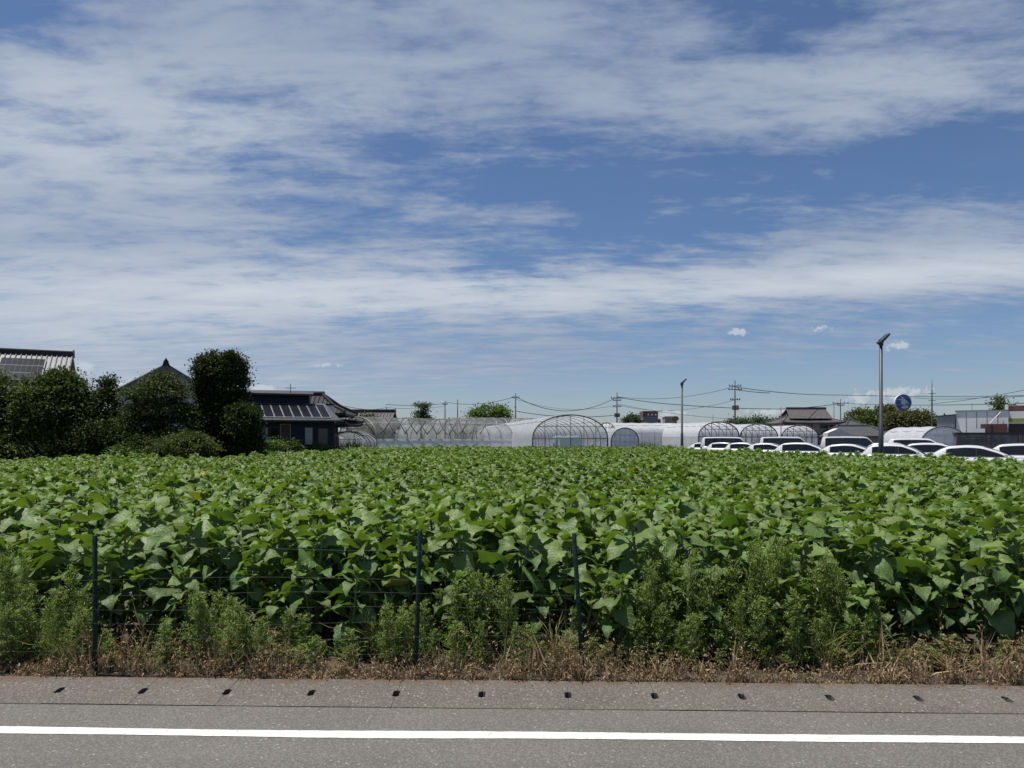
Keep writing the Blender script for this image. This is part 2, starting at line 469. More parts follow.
class MB:
    def __init__(self):
        self.v, self.f, self.mi = [], [], []

    def add(self, vs, fs, mi=0):
        k = len(self.v)
        self.v += [tuple(p) for p in vs]
        self.f += [tuple(i + k for i in f) for f in fs]
        self.mi += [mi] * len(fs)
        return self

    def box(self, x0, x1, y0, y1, z0, z1, mi=0):
        vs = [(x, y, z) for z in (z0, z1) for y in (y0, y1) for x in (x0, x1)]
        return self.add(vs, [(0, 2, 3, 1), (4, 5, 7, 6), (0, 1, 5, 4), (2, 6, 7, 3), (0, 4, 6, 2), (1, 3, 7, 5)], mi)

    def tube(self, pts, r, n=6, mi=0, cap=True):
        pts = [Vector(p) for p in pts]
        rs = r if isinstance(r, (list, tuple)) else [r] * len(pts)
        vs, fs = [], []
        ref = None
        for i, p in enumerate(pts):
            d = (pts[min(i + 1, len(pts) - 1)] - pts[max(i - 1, 0)]).normalized()
            if ref is None:
                ref = Vector((0, 0, 1)) if abs(d.z) < 0.9 else Vector((1, 0, 0))
            a = d.cross(ref)
            if a.length < 1e-4:
                a = d.cross(Vector((0.3, 1, 0.2)))
            a.normalize()
            b = a.cross(d).normalized()
            ref = b
            for k in range(n):
                t = 2 * math.pi * k / n
                vs.append(p + a * (math.cos(t) * rs[i]) + b * (math.sin(t) * rs[i]))
        for i in range(len(pts) - 1):
            for k in range(n):
                k2 = (k + 1) % n
                fs.append((i * n + k, i * n + k2, (i + 1) * n + k2, (i + 1) * n + k))
        if cap:
            fs.append(tuple(range(n - 1, -1, -1)))
            fs.append(tuple((len(pts) - 1) * n + k for k in range(n)))
        return self.add(vs, fs, mi)

    def prism(self, poly, axis, a0, a1, mi=0):
        """polygon in the two other axes, pushed from a0 to a1 along axis"""
        def pt(p, a):
            return {'x': (a, p[0], p[1]), 'y': (p[0], a, p[1]), 'z': (p[0], p[1], a)}[axis]
        n = len(poly)
        vs = [pt(p, a0) for p in poly] + [pt(p, a1) for p in poly]
        fs = [tuple(range(n - 1, -1, -1)), tuple(range(n, 2 * n))]
        fs += [(i, (i + 1) % n, n + (i + 1) % n, n + i) for i in range(n)]
        return self.add(vs, fs, mi)

    def slab(self, a, b, c, d, th, mi=0):
        """plate on four corners (counter-clockwise seen from outside), thickness inward"""
        a, b, c, d = map(Vector, (a, b, c, d))
        nrm = (b - a).cross(d - a).normalized() * th
        return self.add([a, b, c, d, a - nrm, b - nrm, c - nrm, d - nrm],
                        [(0, 1, 2, 3), (7, 6, 5, 4), (0, 4, 5, 1), (1, 5, 6, 2), (2, 6, 7, 3), (3, 7, 4, 0)], mi)

    def build(self, name, m, parent=None, smooth=False, bevel=0.0):
        me = bpy.data.meshes.new(name)
        me.from_pydata(self.v, [], self.f)
        ms = m if isinstance(m, (list, tuple)) else [m]
        for q in ms:
            me.materials.append(q)
        me.polygons.foreach_set('material_index', self.mi)
        bm = bmesh.new()
        bm.from_mesh(me)
        bmesh.ops.recalc_face_normals(bm, faces=bm.faces)
        bm.to_mesh(me)
        bm.free()
        if smooth:
            me.polygons.foreach_set('use_smooth', [True] * len(me.polygons))
        o = bpy.data.objects.new(name, me)
        C.objects.link(o)
        if parent: o.parent = parent
        if bevel:
            md = o.modifiers.new('bevel', 'BEVEL')
            md.width, md.segments, md.limit_method = bevel, 2, 'ANGLE'
        return o


def quad_mesh(name, V, Q, mats, mi=None, tint=None, uv=None, smooth=False):
    V = np.asarray(V, np.float32)
    Q = np.asarray(Q, np.int32)
    me = bpy.data.meshes.new(name)
    me.vertices.add(len(V))
    me.vertices.foreach_set('co', V.ravel())
    me.loops.add(Q.size)
    me.loops.foreach_set('vertex_index', Q.ravel())
    me.polygons.add(len(Q))
    me.polygons.foreach_set('loop_start', np.arange(0, Q.size, 4, dtype=np.int32))
    for q in (mats if isinstance(mats, (list, tuple)) else [mats]):
        me.materials.append(q)
    if mi is not None:
        me.polygons.foreach_set('material_index', np.asarray(mi, np.int32))
    if uv is not None:
        l = me.uv_layers.new(name='UVMap')
        l.data.foreach_set('uv', np.asarray(uv, np.float32)[Q.ravel()].ravel())
    if tint is not None:
        at_ = me.attributes.new('tint', 'FLOAT', 'POINT')
        at_.data.foreach_set('value', np.asarray(tint, np.float32))
    me.update(calc_edges=True)
    me.validate()
    if smooth:
        me.polygons.foreach_set('use_smooth', np.ones(len(me.polygons), bool))
    return me


def link_mesh(name, me, parent=None):
    o = bpy.data.objects.new(name, me)
    C.objects.link(o)
    if parent: o.parent = parent
    return o


# ------------------------------------------------------------------ ground, road, gutter
ROAD_A = R(1.55)                       # the road runs very slightly askew to the camera
ca, sa = math.cos(ROAD_A), math.sin(ROAD_A)


def road_pt(s, n, z=0.0):
    return (s * ca + n * sa, -s * sa + n * ca, z)


def road_obj(o):
    o.rotation_euler = (0, 0, -ROAD_A)
    return o


prof = [(-400, -0.02), (4.70, -0.02), (4.701, -0.16), (5.164, -0.16), (5.165, 0.032), (5.9, 0.035), (2500, 0.035)]
m = MB()
vs = [(x, n, z) for (n, z) in prof for x in (-1800, 1800)]
m.add(vs, [(2 * i, 2 * i + 1, 2 * i + 3, 2 * i + 2) for i in range(len(prof) - 1)])
tag(road_obj(m.build('ground', M_SOIL)), kind='structure')

m = MB()
xs = [i * 0.5 for i in range(-80, 81)]
rr = random.Random(3)
far = [4.748 + rr.uniform(-0.003, 0.003) for _ in xs]
vs = []
for x, f in zip(xs, far):
    vs += [(x, -8.0, 0.0), (x, 3.0, 0.004), (x, f, 0.0), (x, f, -0.15)]
m.add(vs, [(4 * i + j, 4 * i + 4 + j, 4 * i + 5 + j, 4 * i + 1 + j) for i in range(len(xs) - 1) for j in range(3)])
tag(road_obj(m.build('road', M_ASPH)), kind='structure')

m = MB()
edge = [3.95 + rr.uniform(-0.012, 0.012) for _ in xs]
vs = []
for x, e in zip(xs, edge):
    vs += [(x, -7.9, 0.008), (x, 3.0, 0.010), (x, e, 0.0075), (x, e + 0.004, 0.003)]
m.add(vs, [(4 * i + j, 4 * i + 4 + j, 4 * i + 5 + j, 4 * i + 1 + j) for i in range(len(xs) - 1) for j in range(3)])
tag(road_obj(m.build('road_surfacing', M_ASPH2)), kind='structure')

m = MB()
xl = [i * 0.06 for i in range(-400, 401)]
lo = [4.268 + 0.012 * math.sin(x * 0.8) + 0.006 * math.sin(x * 2.3 + 1) + rr.uniform(-0.0025, 0.0025) for x in xl]
hi = [4.368 + 0.012 * math.sin(x * 0.8) + 0.005 * math.sin(x * 2.1 + 2) + rr.uniform(-0.0025, 0.0025) for x in xl]
vs = []
for x, a, b in zip(xl, lo, hi):
    vs += [(x, a, 0.0045), (x, b, 0.0045)]
m.add(vs, [(2 * i, 2 * i + 2, 2 * i + 3, 2 * i + 1) for i in range(len(xl) - 1)])
tag(road_obj(m.build('road_marking', M_LINE)), kind='structure')

# gutter blocks: 0.6 m long, a hand-hole notched into each joint
m = MB()
s_joint0 = 0.256
N0, N1 = 4.753, 5.16
for k in range(-30, 31):
    s0 = s_joint0 + k * 0.6 + 0.001
    s1 = s0 + 0.598
    hw, n_a, n_b = 0.023, 4.90, 4.995
    z0, zm, z1 = 0.004 + rr.uniform(-0.002, 0.002), 0.010, 0.048 + rr.uniform(-0.003, 0.003)
    def zt(n): return z0 + (z1 - z0) * (n - N0) / (N1 - N0)
    outline = [(s0, N0), (s1, N0), (s1, n_a), (s1 - hw, n_a + 0.012), (s1 - hw, n_b - 0.012), (s1, n_b), (s1, N1), (s0, N1),
               (s0, n_b), (s0 + hw, n_b - 0.012), (s0 + hw, n_a + 0.012), (s0, n_a)]
    n = len(outline)
    vs = [(a, b, zt(b)) for a, b in outline] + [(a, b, -0.15) for a, b in outline]
    m.add(vs, [(0, 1, 2, 3, 10, 11), (3, 4, 9, 10), (4, 5, 6, 7, 8, 9)] + [(i, n + i, n + (i + 1) % n, (i + 1) % n) for i in range(n)])
tag(road_obj(m.build('gutter', M_GUT)), kind='structure')

# car park, a little above the field
LOT_Z = 0.06
m = MB()
m.prism([(19.5, 27.0), (60, 24.5), (60, 75), (14.5, 75), (14.8, 50), (17.0, 33)], 'z', 0.0, LOT_Z)
tag(m.build('car_park', M_LOT), kind='structure')

# far hill on the right
V, Q = [], []
for j in range(25):
    for i in range(25):
        a, b = i / 24 * 2 - 1, j / 24 * 2 - 1
        h = max(0.0, (1 - a * a) * (1 - b * b))
        V.append((800 + a * 260, 700 + b * 160, 48 * h * (1 + 0.15 * math.sin(7 * a + 3 * b))))
for j in range(24):
    for i in range(24):
        Q.append((j * 25 + i, j * 25 + i + 1, (j + 1) * 25 + i + 1, (j + 1) * 25 + i))
tag(link_mesh('hill', quad_mesh('hill', V, Q, M_HILL, smooth=True)), kind='structure')

# ------------------------------------------------------------------ sunflowers
HP_T = [0.0, 0.08, 0.2, 0.35, 0.55, 0.75, 0.9, 1.0]
HP_W = [0.55, 0.90, 1.0, 0.92, 0.68, 0.39, 0.16, 0.0]
TS = [0.0, 0.07, 0.17, 0.30, 0.45, 0.60, 0.75, 0.88, 1.0]
SS = [-1.0, -0.66, -0.33, 0.0, 0.33, 0.66, 1.0]


def leaf_verts(rg, L, W, th0, bend, fold, ripple):
    V, UV = [], []
    x = z = 0.0
    th = th0
    prev = 0.0
    ph1, ph2 = rg.uniform(0, 6.28), rg.uniform(0, 6.28)
    rows = []
    side = rg.uniform(-0.25, 0.25)
    for t in TS:
        th = th0 - bend * t
        x += math.cos(th) * (t - prev) * L
        z += math.sin(th) * (t - prev) * L
        prev = t
        rows.append((x, z, th))
    for i, (t, (x, z, th)) in enumerate(zip(TS, rows)):
        hw = W / 2 * np.interp(t, HP_T, HP_W)
        for s in SS:
            e = 1.0 + (0.09 * ((i % 2) * 2 - 1) if abs(s) == 1 and 0 < i < 8 else 0.0)
            back = -0.20 * L * abs(s) ** 1.6 * (1 - t) ** 5
            up = fold * abs(s) ** 1.3 * hw + ripple * L * abs(s) * math.sin(7 * t + (ph1 if s > 0 else ph2)) + side * s * hw * 0.5
            droop = -0.22 * hw * max(0, abs(s) - 0.45)
            px = x + math.cos(th) * back - math.sin(th) * (up + droop)
            pz = z + math.sin(th) * back + math.cos(th) * (up + droop)
            V.append((px, hw * s * e, pz))
            UV.append((t, s * 0.5 + 0.5))
    return np.array(V), np.array(UV)


LQ = np.array([(i * 7 + j, i * 7 + j + 1, (i + 1) * 7 + j + 1, (i + 1) * 7 + j) for i in range(8) for j in range(6)])


def tube_np(pts, rs, n=5):
    m_ = MB()
    m_.tube(pts, rs, n, cap=False)
    return np.array(m_.v), np.array(m_.f)


def sunflower_parts(seed, bloom=False, lod=False):
    rg = random.Random(seed)
    H = rg.uniform(0.86, 0.98)
    lean = (rg.uniform(-0.05, 0.05), rg.uniform(-0.05, 0.05))
    def sp_(h): return Vector((lean[0] * h * h + 0.012 * math.sin(5 * h), lean[1] * h * h, h))
    sv, sf = tube_np([sp_(h) for h in np.linspace(0, H, 7)], [0.016, 0.015, 0.0145, 0.013, 0.012, 0.010, 0.007], 6)
    SV, SF, SMI, k = [sv], [sf], [np.zeros(len(sf), int)], len(sv)
    LV, LF, LU, LT, lk = [], [], [], [], 0
    nl = rg.randint(24, 28)
    az0 = rg.uniform(0, 6.28)
    for i in range(nl):
        q = i / (nl - 1)
        h = H * (0.10 + 0.90 * q ** 0.85)
        azm = az0 + i * 2.39996 + rg.uniform(-0.3, 0.3)
        if q < 0.75:
            L = rg.uniform(0.11, 0.245) * (0.78 + 0.42 * math.sin(math.pi * min(1, q * 1.25)))
            pet = rg.uniform(0.10, 0.19)
            pe = R(rg.uniform(25, 55))
            th0, bend = R(rg.uniform(-25, 38)), R(rg.uniform(25, 95))
        else:
            L = np.interp(q, [0.75, 1.0], [0.24, 0.09]) * rg.uniform(0.85, 1.15)
            pet = np.interp(q, [0.75, 1.0], [0.09, 0.02])
            pe = R(np.interp(q, [0.75, 1.0], [48, 68]))
            th0, bend = R(np.interp(q, [0.75, 1.0], [28, 62]) + rg.uniform(-10, 10)), R(rg.uniform(40, 75))
        W = L * rg.uniform(0.76, 0.98)
        base = sp_(h)
        V, U = leaf_verts(rg, L, W, th0, bend, rg.uniform(0.05, 0.6), rg.uniform(0.045, 0.10))
        off = Vector((math.cos(pe) * pet, 0, math.sin(pe) * pet))
        roll = R(rg.uniform(-38, 38))
        Vr = V.copy()
        Vr[:, 1] = V[:, 1] * math.cos(roll) - V[:, 2] * math.sin(roll)
        Vr[:, 2] = V[:, 1] * math.sin(roll) + V[:, 2] * math.cos(roll)
        Vr += np.array(off)
        c, s = math.cos(azm), math.sin(azm)
        Vw = np.stack([Vr[:, 0] * c - Vr[:, 1] * s, Vr[:, 0] * s + Vr[:, 1] * c, Vr[:, 2]], 1) + np.array(base)
        LV.append(Vw); LF.append(LQ + lk); LU.append(U); lk += len(V)
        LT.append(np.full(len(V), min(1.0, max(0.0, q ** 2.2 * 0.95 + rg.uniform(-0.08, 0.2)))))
        tip = Vector((off.x * c, off.x * s, off.z)) + base
        midp = base + (tip - base) * 0.5 + Vector((0, 0, 0.012))
        pv, pf = tube_np([base, midp, tip], [0.0065, 0.005, 0.004], 4)
        SV.append(pv); SF.append(pf + k); SMI.append(np.zeros(len(pf), int)); k += len(pv)
    # the green bud in the top rosette
    top = sp_(H)
    bv, bf = tube_np([top, top + Vector((0, 0, 0.02)), top + Vector((0, 0, 0.03)), top + Vector((0, 0, 0.04))], [0.007, 0.013, 0.012, 0.003], 7)
    SV.append(bv); SF.append(bf + k); SMI.append(np.ones(len(bf), int)); k += len(bv)
    return (np.concatenate(SV), np.concatenate(SF), np.concatenate(SMI)), (np.concatenate(LV), np.concatenate(LF), np.concatenate(LU), np.concatenate(LT))


NVAR = 9
stem_me, leaf_me, lod_ob = [], [], []
models = bpy.data.collections.new('sunflower models')
for i in range(NVAR):
    (sv, sf, smi), (lv, lf, lu, lt) = sunflower_parts(100 + i)
    stem_me.append(quad_mesh('stem', sv, sf, [M_STEM, M_BUD], smi, smooth=True))
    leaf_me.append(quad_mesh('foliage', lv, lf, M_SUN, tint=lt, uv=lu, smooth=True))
    V = np.concatenate([lv, sv])
    Q = np.concatenate([lf, sf + len(lv)])
    mi = np.concatenate([np.zeros(len(lf), int), smi + 1])
    uv = np.concatenate([lu, np.zeros((len(sv), 2))])
    me = quad_mesh('sunflower_model', V, Q, [M_SUN, M_STEM, M_BUD], mi, np.concatenate([lt, np.full(len(sv), 0.5)]), uv, True)
    o = bpy.data.objects.new('sunflower_model', me)
    models.objects.link(o)

FIELD = [(-46, 29), (-12.8, 31.5), (-14.3, 43), (-13.2, 63), (-1, 66), (9, 66), (13.2, 58), (13.2, 48), (15.7, 33.5), (18.6, 27.2), (44, 24)]


def field_far(x):
    for (x0, y0), (x1, y1) in zip(FIELD[:-1], FIELD[1:]):
        if x0 <= x0 and min(x0, x1) <= x <= max(x0, x1) and x1 > x0:
            return y0 + (y1 - y0) * (x - x0) / (x1 - x0)
    return 28.0


rf = random.Random(11)
plants = []
n = 6.05
row = 0
while n < 67:
    step = 0.40 if n < 32 else 0.50
    half = min(46, 0.80 * n + 5)
    s = -half + (row % 2) * step * 0.5
    while s < half:
        ss, nn_ = s + rf.uniform(-0.14, 0.14), n + rf.uniform(-0.12, 0.12)
        x, y, _ = road_pt(ss, nn_)
        if y < field_far(x) - 0.3 and rf.random() > 0.03:
            hs = 1.0 + 0.07 * math.sin(x * 0.55 + 1.3) * math.sin(y * 0.37) + 0.05 * math.sin(x * 0.21 + y * 0.33)
            sc = hs * rf.uniform(0.84, 1.16)
            plants.append((x, y, rf.uniform(0, 6.283), sc, rf.uniform(-0.13, 0.13), rf.uniform(-0.13, 0.13), rf.randrange(NVAR)))
        s += step
    n += step * 1.02
    row += 1
s = -9.0
while s < 9.0:      # shorter plants leaning out at the very edge of the field
    x, y, _ = road_pt(s + rf.uniform(-0.08, 0.08), rf.uniform(5.72, 5.92))
    plants.append((x, y, rf.uniform(0, 6.283), rf.uniform(0.52, 0.80), rf.uniform(-0.15, 0.2), rf.uniform(-0.15, 0.15), rf.randrange(NVAR)))
    s += rf.uniform(0.22, 0.42)
in_view = [p for p in plants if abs(p[0]) < 0.735 * p[1] + 0.15]
near = sorted(in_view, key=lambda p: p[1])[:299]
near_set = set(id(p) for p in near)
rest = [p for p in plants if id(p) not in near_set]
G_SUN = 'sunflower plants in the front of the field'
front_y = 7.1
for k, (x, y, rz, sc, ax, ay, vi) in enumerate(near):
    lab = ('leafy green sunflower plant at the front edge of the field, just behind the weeds' if y < front_y else
           'leafy green sunflower plant a few rows inside the dense field')
    t = thing('sunflower_plant', (x, y, 0.035), rz, lab, 'sunflower',
              'sunflower plants along the front edge' if y < front_y else 'sunflower plants a few rows in')
    t.rotation_euler = (ax, ay, rz)
    t.scale = (sc, sc, sc)
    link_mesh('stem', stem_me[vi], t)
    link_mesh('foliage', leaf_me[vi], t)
# one plant further in carries the only yellow flower
fx, fy = gx(203, 14.2), 14.2
t = thing('sunflower_plant', (fx, fy, 0.035), 1.0, 'sunflower plant carrying the one small yellow flower of the field', 'sunflower')
t.scale = (1.13,) * 3
link_mesh('stem', stem_me[2], t)
link_mesh('foliage', leaf_me[2], t)
m = MB()
for k in range(14):
    a = k / 14 * 6.283
    ct, st_ = math.cos(a), math.sin(a)
    m.add([(0.02 * ct - 0.012 * st_, 0.02 * st_ + 0.012 * ct, 0), (0.02 * ct + 0.012 * st_, 0.02 * st_ - 0.012 * ct, 0),
           (0.06 * ct + 0.012 * st_, 0.06 * st_ - 0.012 * ct, 0.014), (0.085 * ct, 0.085 * st_, 0.004), (0.06 * ct - 0.012 * st_, 0.06 * st_ + 0.012 * ct, 0.014)],
          [(0, 1, 2, 3, 4)])
fl = m.build('petals', M_PETAL, t)
fl.scale = (0.55,) * 3
fl.location = (0.0, 0.0, 0.98)
fl.rotation_euler = (R(60), 0, R(-50))

me = bpy.data.meshes.new('sunflower_field')
me.vertices.add(len(rest))
me.vertices.foreach_set('co', np.array([(p[0], p[1], 0.035) for p in rest], np.float32).ravel())
a1 = me.attributes.new('rot', 'FLOAT_VECTOR', 'POINT')
a1.data.foreach_set('vector', np.array([(p[4], p[5], p[2]) for p in rest], np.float32).ravel())
a2 = me.attributes.new('scl', 'FLOAT', 'POINT')
a2.data.foreach_set('value', np.array([p[3] * (1.0 if p[1] < 32 else 1.08) for p in rest], np.float32))
a3 = me.attributes.new('pick', 'INT', 'POINT')
a3.data.foreach_set('value', np.array([p[6] for p in rest], np.int32))
fo = link_mesh('sunflower_field', me)
tag(fo, 'dense field of leafy green sunflowers without flowers', 'sunflower field', kind='stuff')
ng = bpy.data.node_groups.new('plant out', 'GeometryNodeTree')
ng.interface.new_socket('Geometry', in_out='INPUT', socket_type='NodeSocketGeometry')
ng.interface.new_socket('Geometry', in_out='OUTPUT', socket_type='NodeSocketGeometry')
gi, go = ng.nodes.new('NodeGroupInput'), ng.nodes.new('NodeGroupOutput')
ip = ng.nodes.new('GeometryNodeInstanceOnPoints')
ci = ng.nodes.new('GeometryNodeCollectionInfo')
ci.inputs['Collection'].default_value = models
ci.inputs['Separate Children'].default_value = True
ci.inputs['Reset Children'].default_value = True


def named(nm, dt):
    q = ng.nodes.new('GeometryNodeInputNamedAttribute')
    q.data_type = dt
    q.inputs['Name'].default_value = nm
    return q.outputs['Attribute']


ip.inputs['Pick Instance'].default_value = True
ng.links.new(gi.outputs[0], ip.inputs['Points'])
ng.links.new(ci.outputs[0], ip.inputs['Instance'])
ng.links.new(named('pick', 'INT'), ip.inputs['Instance Index'])
ng.links.new(named('rot', 'FLOAT_VECTOR'), ip.inputs['Rotation'])
ng.links.new(named('scl', 'FLOAT'), ip.inputs['Scale'])
ng.links.new(ip.outputs[0], go.inputs[0])
md = fo.modifiers.new('plants', 'NODES')
md.node_group = ng

# ------------------------------------------------------------------ weeds along the verge


def sprigs(rg, P, D, L, Wd, fold=0.25):
    """folded diamond leaves: base P, direction D, length L, width Wd -> verts, quads"""
    n_ = len(P)
    up = rg.normal(size=(n_, 3)) * 0.6 + np.array([0, 0, 1.0])
    D = D / np.linalg.norm(D, axis=1, keepdims=True)
    S = np.cross(D, up)
    S /= np.linalg.norm(S, axis=1, keepdims=True) + 1e-9
    U = np.cross(S, D)
    L = L[:, None]; Wd = Wd[:, None]
    mid = P + D * L * 0.45 + U * L * 0.04
    V = np.stack([P, mid + S * Wd * 0.5 + U * Wd * fold, P + D * L - U * L * 0.12, mid - S * Wd * 0.5 + U * Wd * fold], 1).reshape(-1, 3)
    Q = np.arange(n_ * 4).reshape(-1, 4)
    return V, Q


def weed_meshes(seed, nb, per, leaf, lw, spread, mat_leaf, tint_bias=0.0):
    rg = np.random.default_rng(seed)
    P, D, L, T = [], [], [], []
    sm = MB()
    sm.tube([(0, 0, 0), (0.01, 0.01, 0.5), (0, 0.02, 0.97)], [0.006, 0.0045, 0.002], 4)
    for b in range(nb):
        h0 = 0.05 + 0.9 * b / nb
        a = b * 2.4 + rg.uniform(-.4, .4)
        ln = spread * (1.0 - 0.75 * (b / nb)) * rg.uniform(0.7, 1.2)
        tip = np.array([math.cos(a) * ln, math.sin(a) * ln, h0 + ln * rg.uniform(0.5, 1.1)])
        base = np.array([0, 0, h0])
        sm.tube([base, (base + tip) / 2 + np.array([0, 0, -0.02]), tip], [0.0035, 0.0025, 0.0015], 3)
        u = rg.uniform(0.1, 1.02, per)
        pts = base + (tip - base) * u[:, None] + rg.normal(size=(per, 3)) * 0.018
        dd = rg.normal(size=(per, 3)) * 0.75 + (tip - base) / np.linalg.norm(tip - base) * 0.8 + np.array([0, 0, 0.35])
        P.append(pts); D.append(dd)
        L.append(leaf * rg.uniform(0.55, 1.25, per) * (1.1 - 0.5 * u))
        T.append(np.clip(u * 0.7 * (0.4 + h0) + rg.uniform(-0.15, 0.3, per) + tint_bias, 0, 1))
    P, D, L, T = map(np.concatenate, (P, D, L, T))
    V, Q = sprigs(rg, P, D, L, L * lw)
    return sm.build_mesh('stem') if False else (sm, quad_mesh('foliage', V, Q, mat_leaf, tint=np.repeat(T, 4)))


def mb_mesh(m_, name, mt):
    me_ = bpy.data.meshes.new(name)
    me_.from_pydata(m_.v, [], m_.f)
    me_.materials.append(mt)
    return me_


WV = []
for i in range(6):
    sm, fm = weed_meshes(300 + i, 30, 34, 0.064, 0.26, 0.27, M_WEED)
    WV.append((mb_mesh(sm, 'stem', M_WSTEM), fm))
OV = []
for i in range(4):
    sm, fm = weed_meshes(340 + i, 18, 34, 0.05, 0.4, 0.28, M_OLIVE)
    OV.append((mb_mesh(sm, 'stem', M_WSTEM), fm))

WTOP = [(-40, 575), (0, 572), (45, 568), (75, 590), (92, 640), (120, 645), (150, 635), (190, 622), (235, 604), (262, 606), (285, 630),
        (340, 636), (370, 628), (410, 624), (430, 598), (470, 588), (515, 600), (535, 645), (575, 645), (592, 590), (640, 568), (700, 575),
        (730, 570), (790, 556), (840, 575), (875, 610), (885, 655), (1064, 655)]
rw = random.Random(21)
ZONES = [(-60, 84, 'clump left of the leftmost fence post'), (84, 352, 'patch between the left and middle posts'),
         (352, 560, 'patch around the foot of the middle post'), (560, 705, 'clump right of the leaning post'),
         (705, 884, 'large rounded clump at the right of the verge'), (884, 1090, 'gap before the right edge')]


def add_weed(x, yd, var, h, wsc, lab, grp, name='weed_plant'):
    xx = gx(x, yd)
    t_ = thing(name, (xx, yd, 0.03), rw.uniform(0, 6.28), lab, 'weed', grp)
    t_.scale = (wsc, wsc, h)
    link_mesh('stem', var[0], t_)
    link_mesh('foliage', var[1], t_)


x = -52.0
while x < 1075:
    top = np.interp(x, [a for a, _ in WTOP], [b for _, b in WTOP])
    z = [q for q in ZONES if q[0] <= x < q[1]]
    zone = z[0][2] if z else ZONES[-1][2]
    for lane in range(4 if top < 600 else 3):
        yd = 5.50 + lane * 0.17 + rw.uniform(-0.06, 0.06)
        if lane == 0 and top < 600: tp = top + rw.uniform(25, 55)
        else: tp = top + rw.uniform(-22, 24)
        h = (EYE - 0.03) - (tp - 440) * yd / 710.0
        h = max(0.16, min(1.05, h * 1.06))
        if top > 634 and rw.random() < 0.35: continue
        if lane == 2 and top > 634: continue
        add_weed(x + rw.uniform(-12, 12), yd, WV[rw.randrange(6)], h, 0.62 * (0.55 + 0.6 * h) * rw.uniform(0.7, 1.2),
                 'fine leaved green weed in the ' + zone, 'green weeds in the ' + zone)
    x += rw.uniform(13, 20)
for (x, top, w) in [(rw.uniform(-30, 1050), rw.uniform(638, 662), rw.uniform(.35, .55)) for _ in range(34)] + [(905, 648, .5), (925, 640, .6), (950, 634, .7), (930, 650, .55), (978, 655, .45), (1008, 640, .6), (880, 632, .45), (1030, 635, .6),
                    (165, 640, .5), (205, 628, .5), (232, 632, .5), (300, 650, .45), (345, 652, .4), (560, 640, .4), (650, 650, .4), (140, 645, .4)]:
    yd = 5.45 + rw.uniform(-0.04, 0.05)
    h = (EYE - 0.03) - (top - 440) * yd / 710.0
    add_weed(x, yd, OV[rw.randrange(4)], h, w, 'low weed turning olive and brown beside the gutter', 'browning weeds beside the gutter', 'weed_plant')

# taller grass tufts between the weeds
GV = []
for i in range(3):
    rg = np.random.default_rng(380 + i)
    P, D, L, T = [], [], [], []
    for b in range(46):
        a = rg.uniform(0, 6.28); ln = rg.uniform(0.5, 1.05); out = rg.uniform(0.10, 0.55)
        base = np.array([rg.normal(0, .05), rg.normal(0, .05), 0.0])
        p0 = base; tnt = rg.uniform(0, 1)
        for q in range(3):
            dirv = np.array([math.cos(a) * out * (0.4 + q * 0.9), math.sin(a) * out * (0.4 + q * 0.9), 1.0 - 0.42 * q * out * 1.6])
            dirv /= np.linalg.norm(dirv)
            P.append(p0); D.append(dirv); L.append(ln / 3 * 1.15); T.append(tnt)
            p0 = p0 + dirv * ln / 3
    P, D, L, T = np.array(P), np.array(D), np.array(L), np.array(T)
    V, Q = sprigs(rg, P, D, L, np.full(len(P), 0.013), 0.1)
    GV.append(quad_mesh('grass_tuft', V, Q, M_WEED if i != 1 else M_OLIVE, tint=np.repeat(T, 4)))
for k in range(44):
    xx = rw.uniform(-4.4, 4.6)
    yd = rw.uniform(5.36, 5.75)
    o = link_mesh('grass_tuft', GV[rw.randrange(3)])
    o.location = (xx, yd, 0.03)
    o.rotation_euler = (0, 0, rw.uniform(0, 6.28))
    h = rw.uniform(0.15, 0.46)
    o.scale = (h * 1.1, h * 1.1, h)
    tag(o, 'thin bladed grass tuft among the weeds of the verge', 'grass tuft', 'grass tufts among the verge weeds')

# dead, brown ground cover right behind the gutter: one mass
rg = np.random.default_rng(5)
P, D, L, W_, T = [], [], [], [], []
nt_ = 1500
s = rg.uniform(-7.5, 7.5, nt_)
off = np.abs(rg.normal(0, 0.14, nt_))
for i in range(nt_):
    n_ = 5.178 + off[i]
    if rg.random() < 0.12: n_ = rg.uniform(5.4, 6.1)
    hgt = rg.uniform(0.06, 0.27) * (0.75 + 0.35 * math.sin(s[i] * 2.1 + 1) + 0.2 * math.sin(s[i] * 5.3)) * (1.5 if rg.random() < 0.14 else 1.0) * (0.45 + min(1.0, off[i] * 6))
    k = 20
    b = np.array(road_pt(s[i], n_, 0.03))
    ax = rg.normal(size=3) * 0.3 + np.array([0, 0, 1.0])
    u = rg.uniform(0, 1, k)
    P.append(b + ax * hgt * u[:, None] + rg.normal(size=(k, 3)) * np.array([0.022, 0.018, 0.02]))
    D.append(rg.normal(size=(k, 3)) * 0.6 + ax * 0.6)
    L.append(rg.uniform(0.012, 0.042, k)); T.append(np.clip(rg.uniform(0, 1, k) + rg.uniform(-.25, .25), 0, 1))
    k2 = 4
    P.append(np.repeat(b[None], k2, 0) + rg.normal(size=(k2, 3)) * np.array([.02, .015, 0]))
    D.append(rg.normal(size=(k2, 3)) * 0.35 + np.array([0, 0, 1.0]))
    L.append(rg.uniform(0.5, 1.1, k2) * hgt); T.append(rg.uniform(0.3, 1, k2))
P, D, L, T = map(np.concatenate, (P, D, L, T))
P[:, 2] = np.maximum(P[:, 2], 0.032)
k = 420      # dry bits blown onto the gutter
P2 = np.array([road_pt(rg.uniform(-6, 6), 5.155 - abs(rg.normal(0, 0.06)), 0.049) for _ in range(k)])
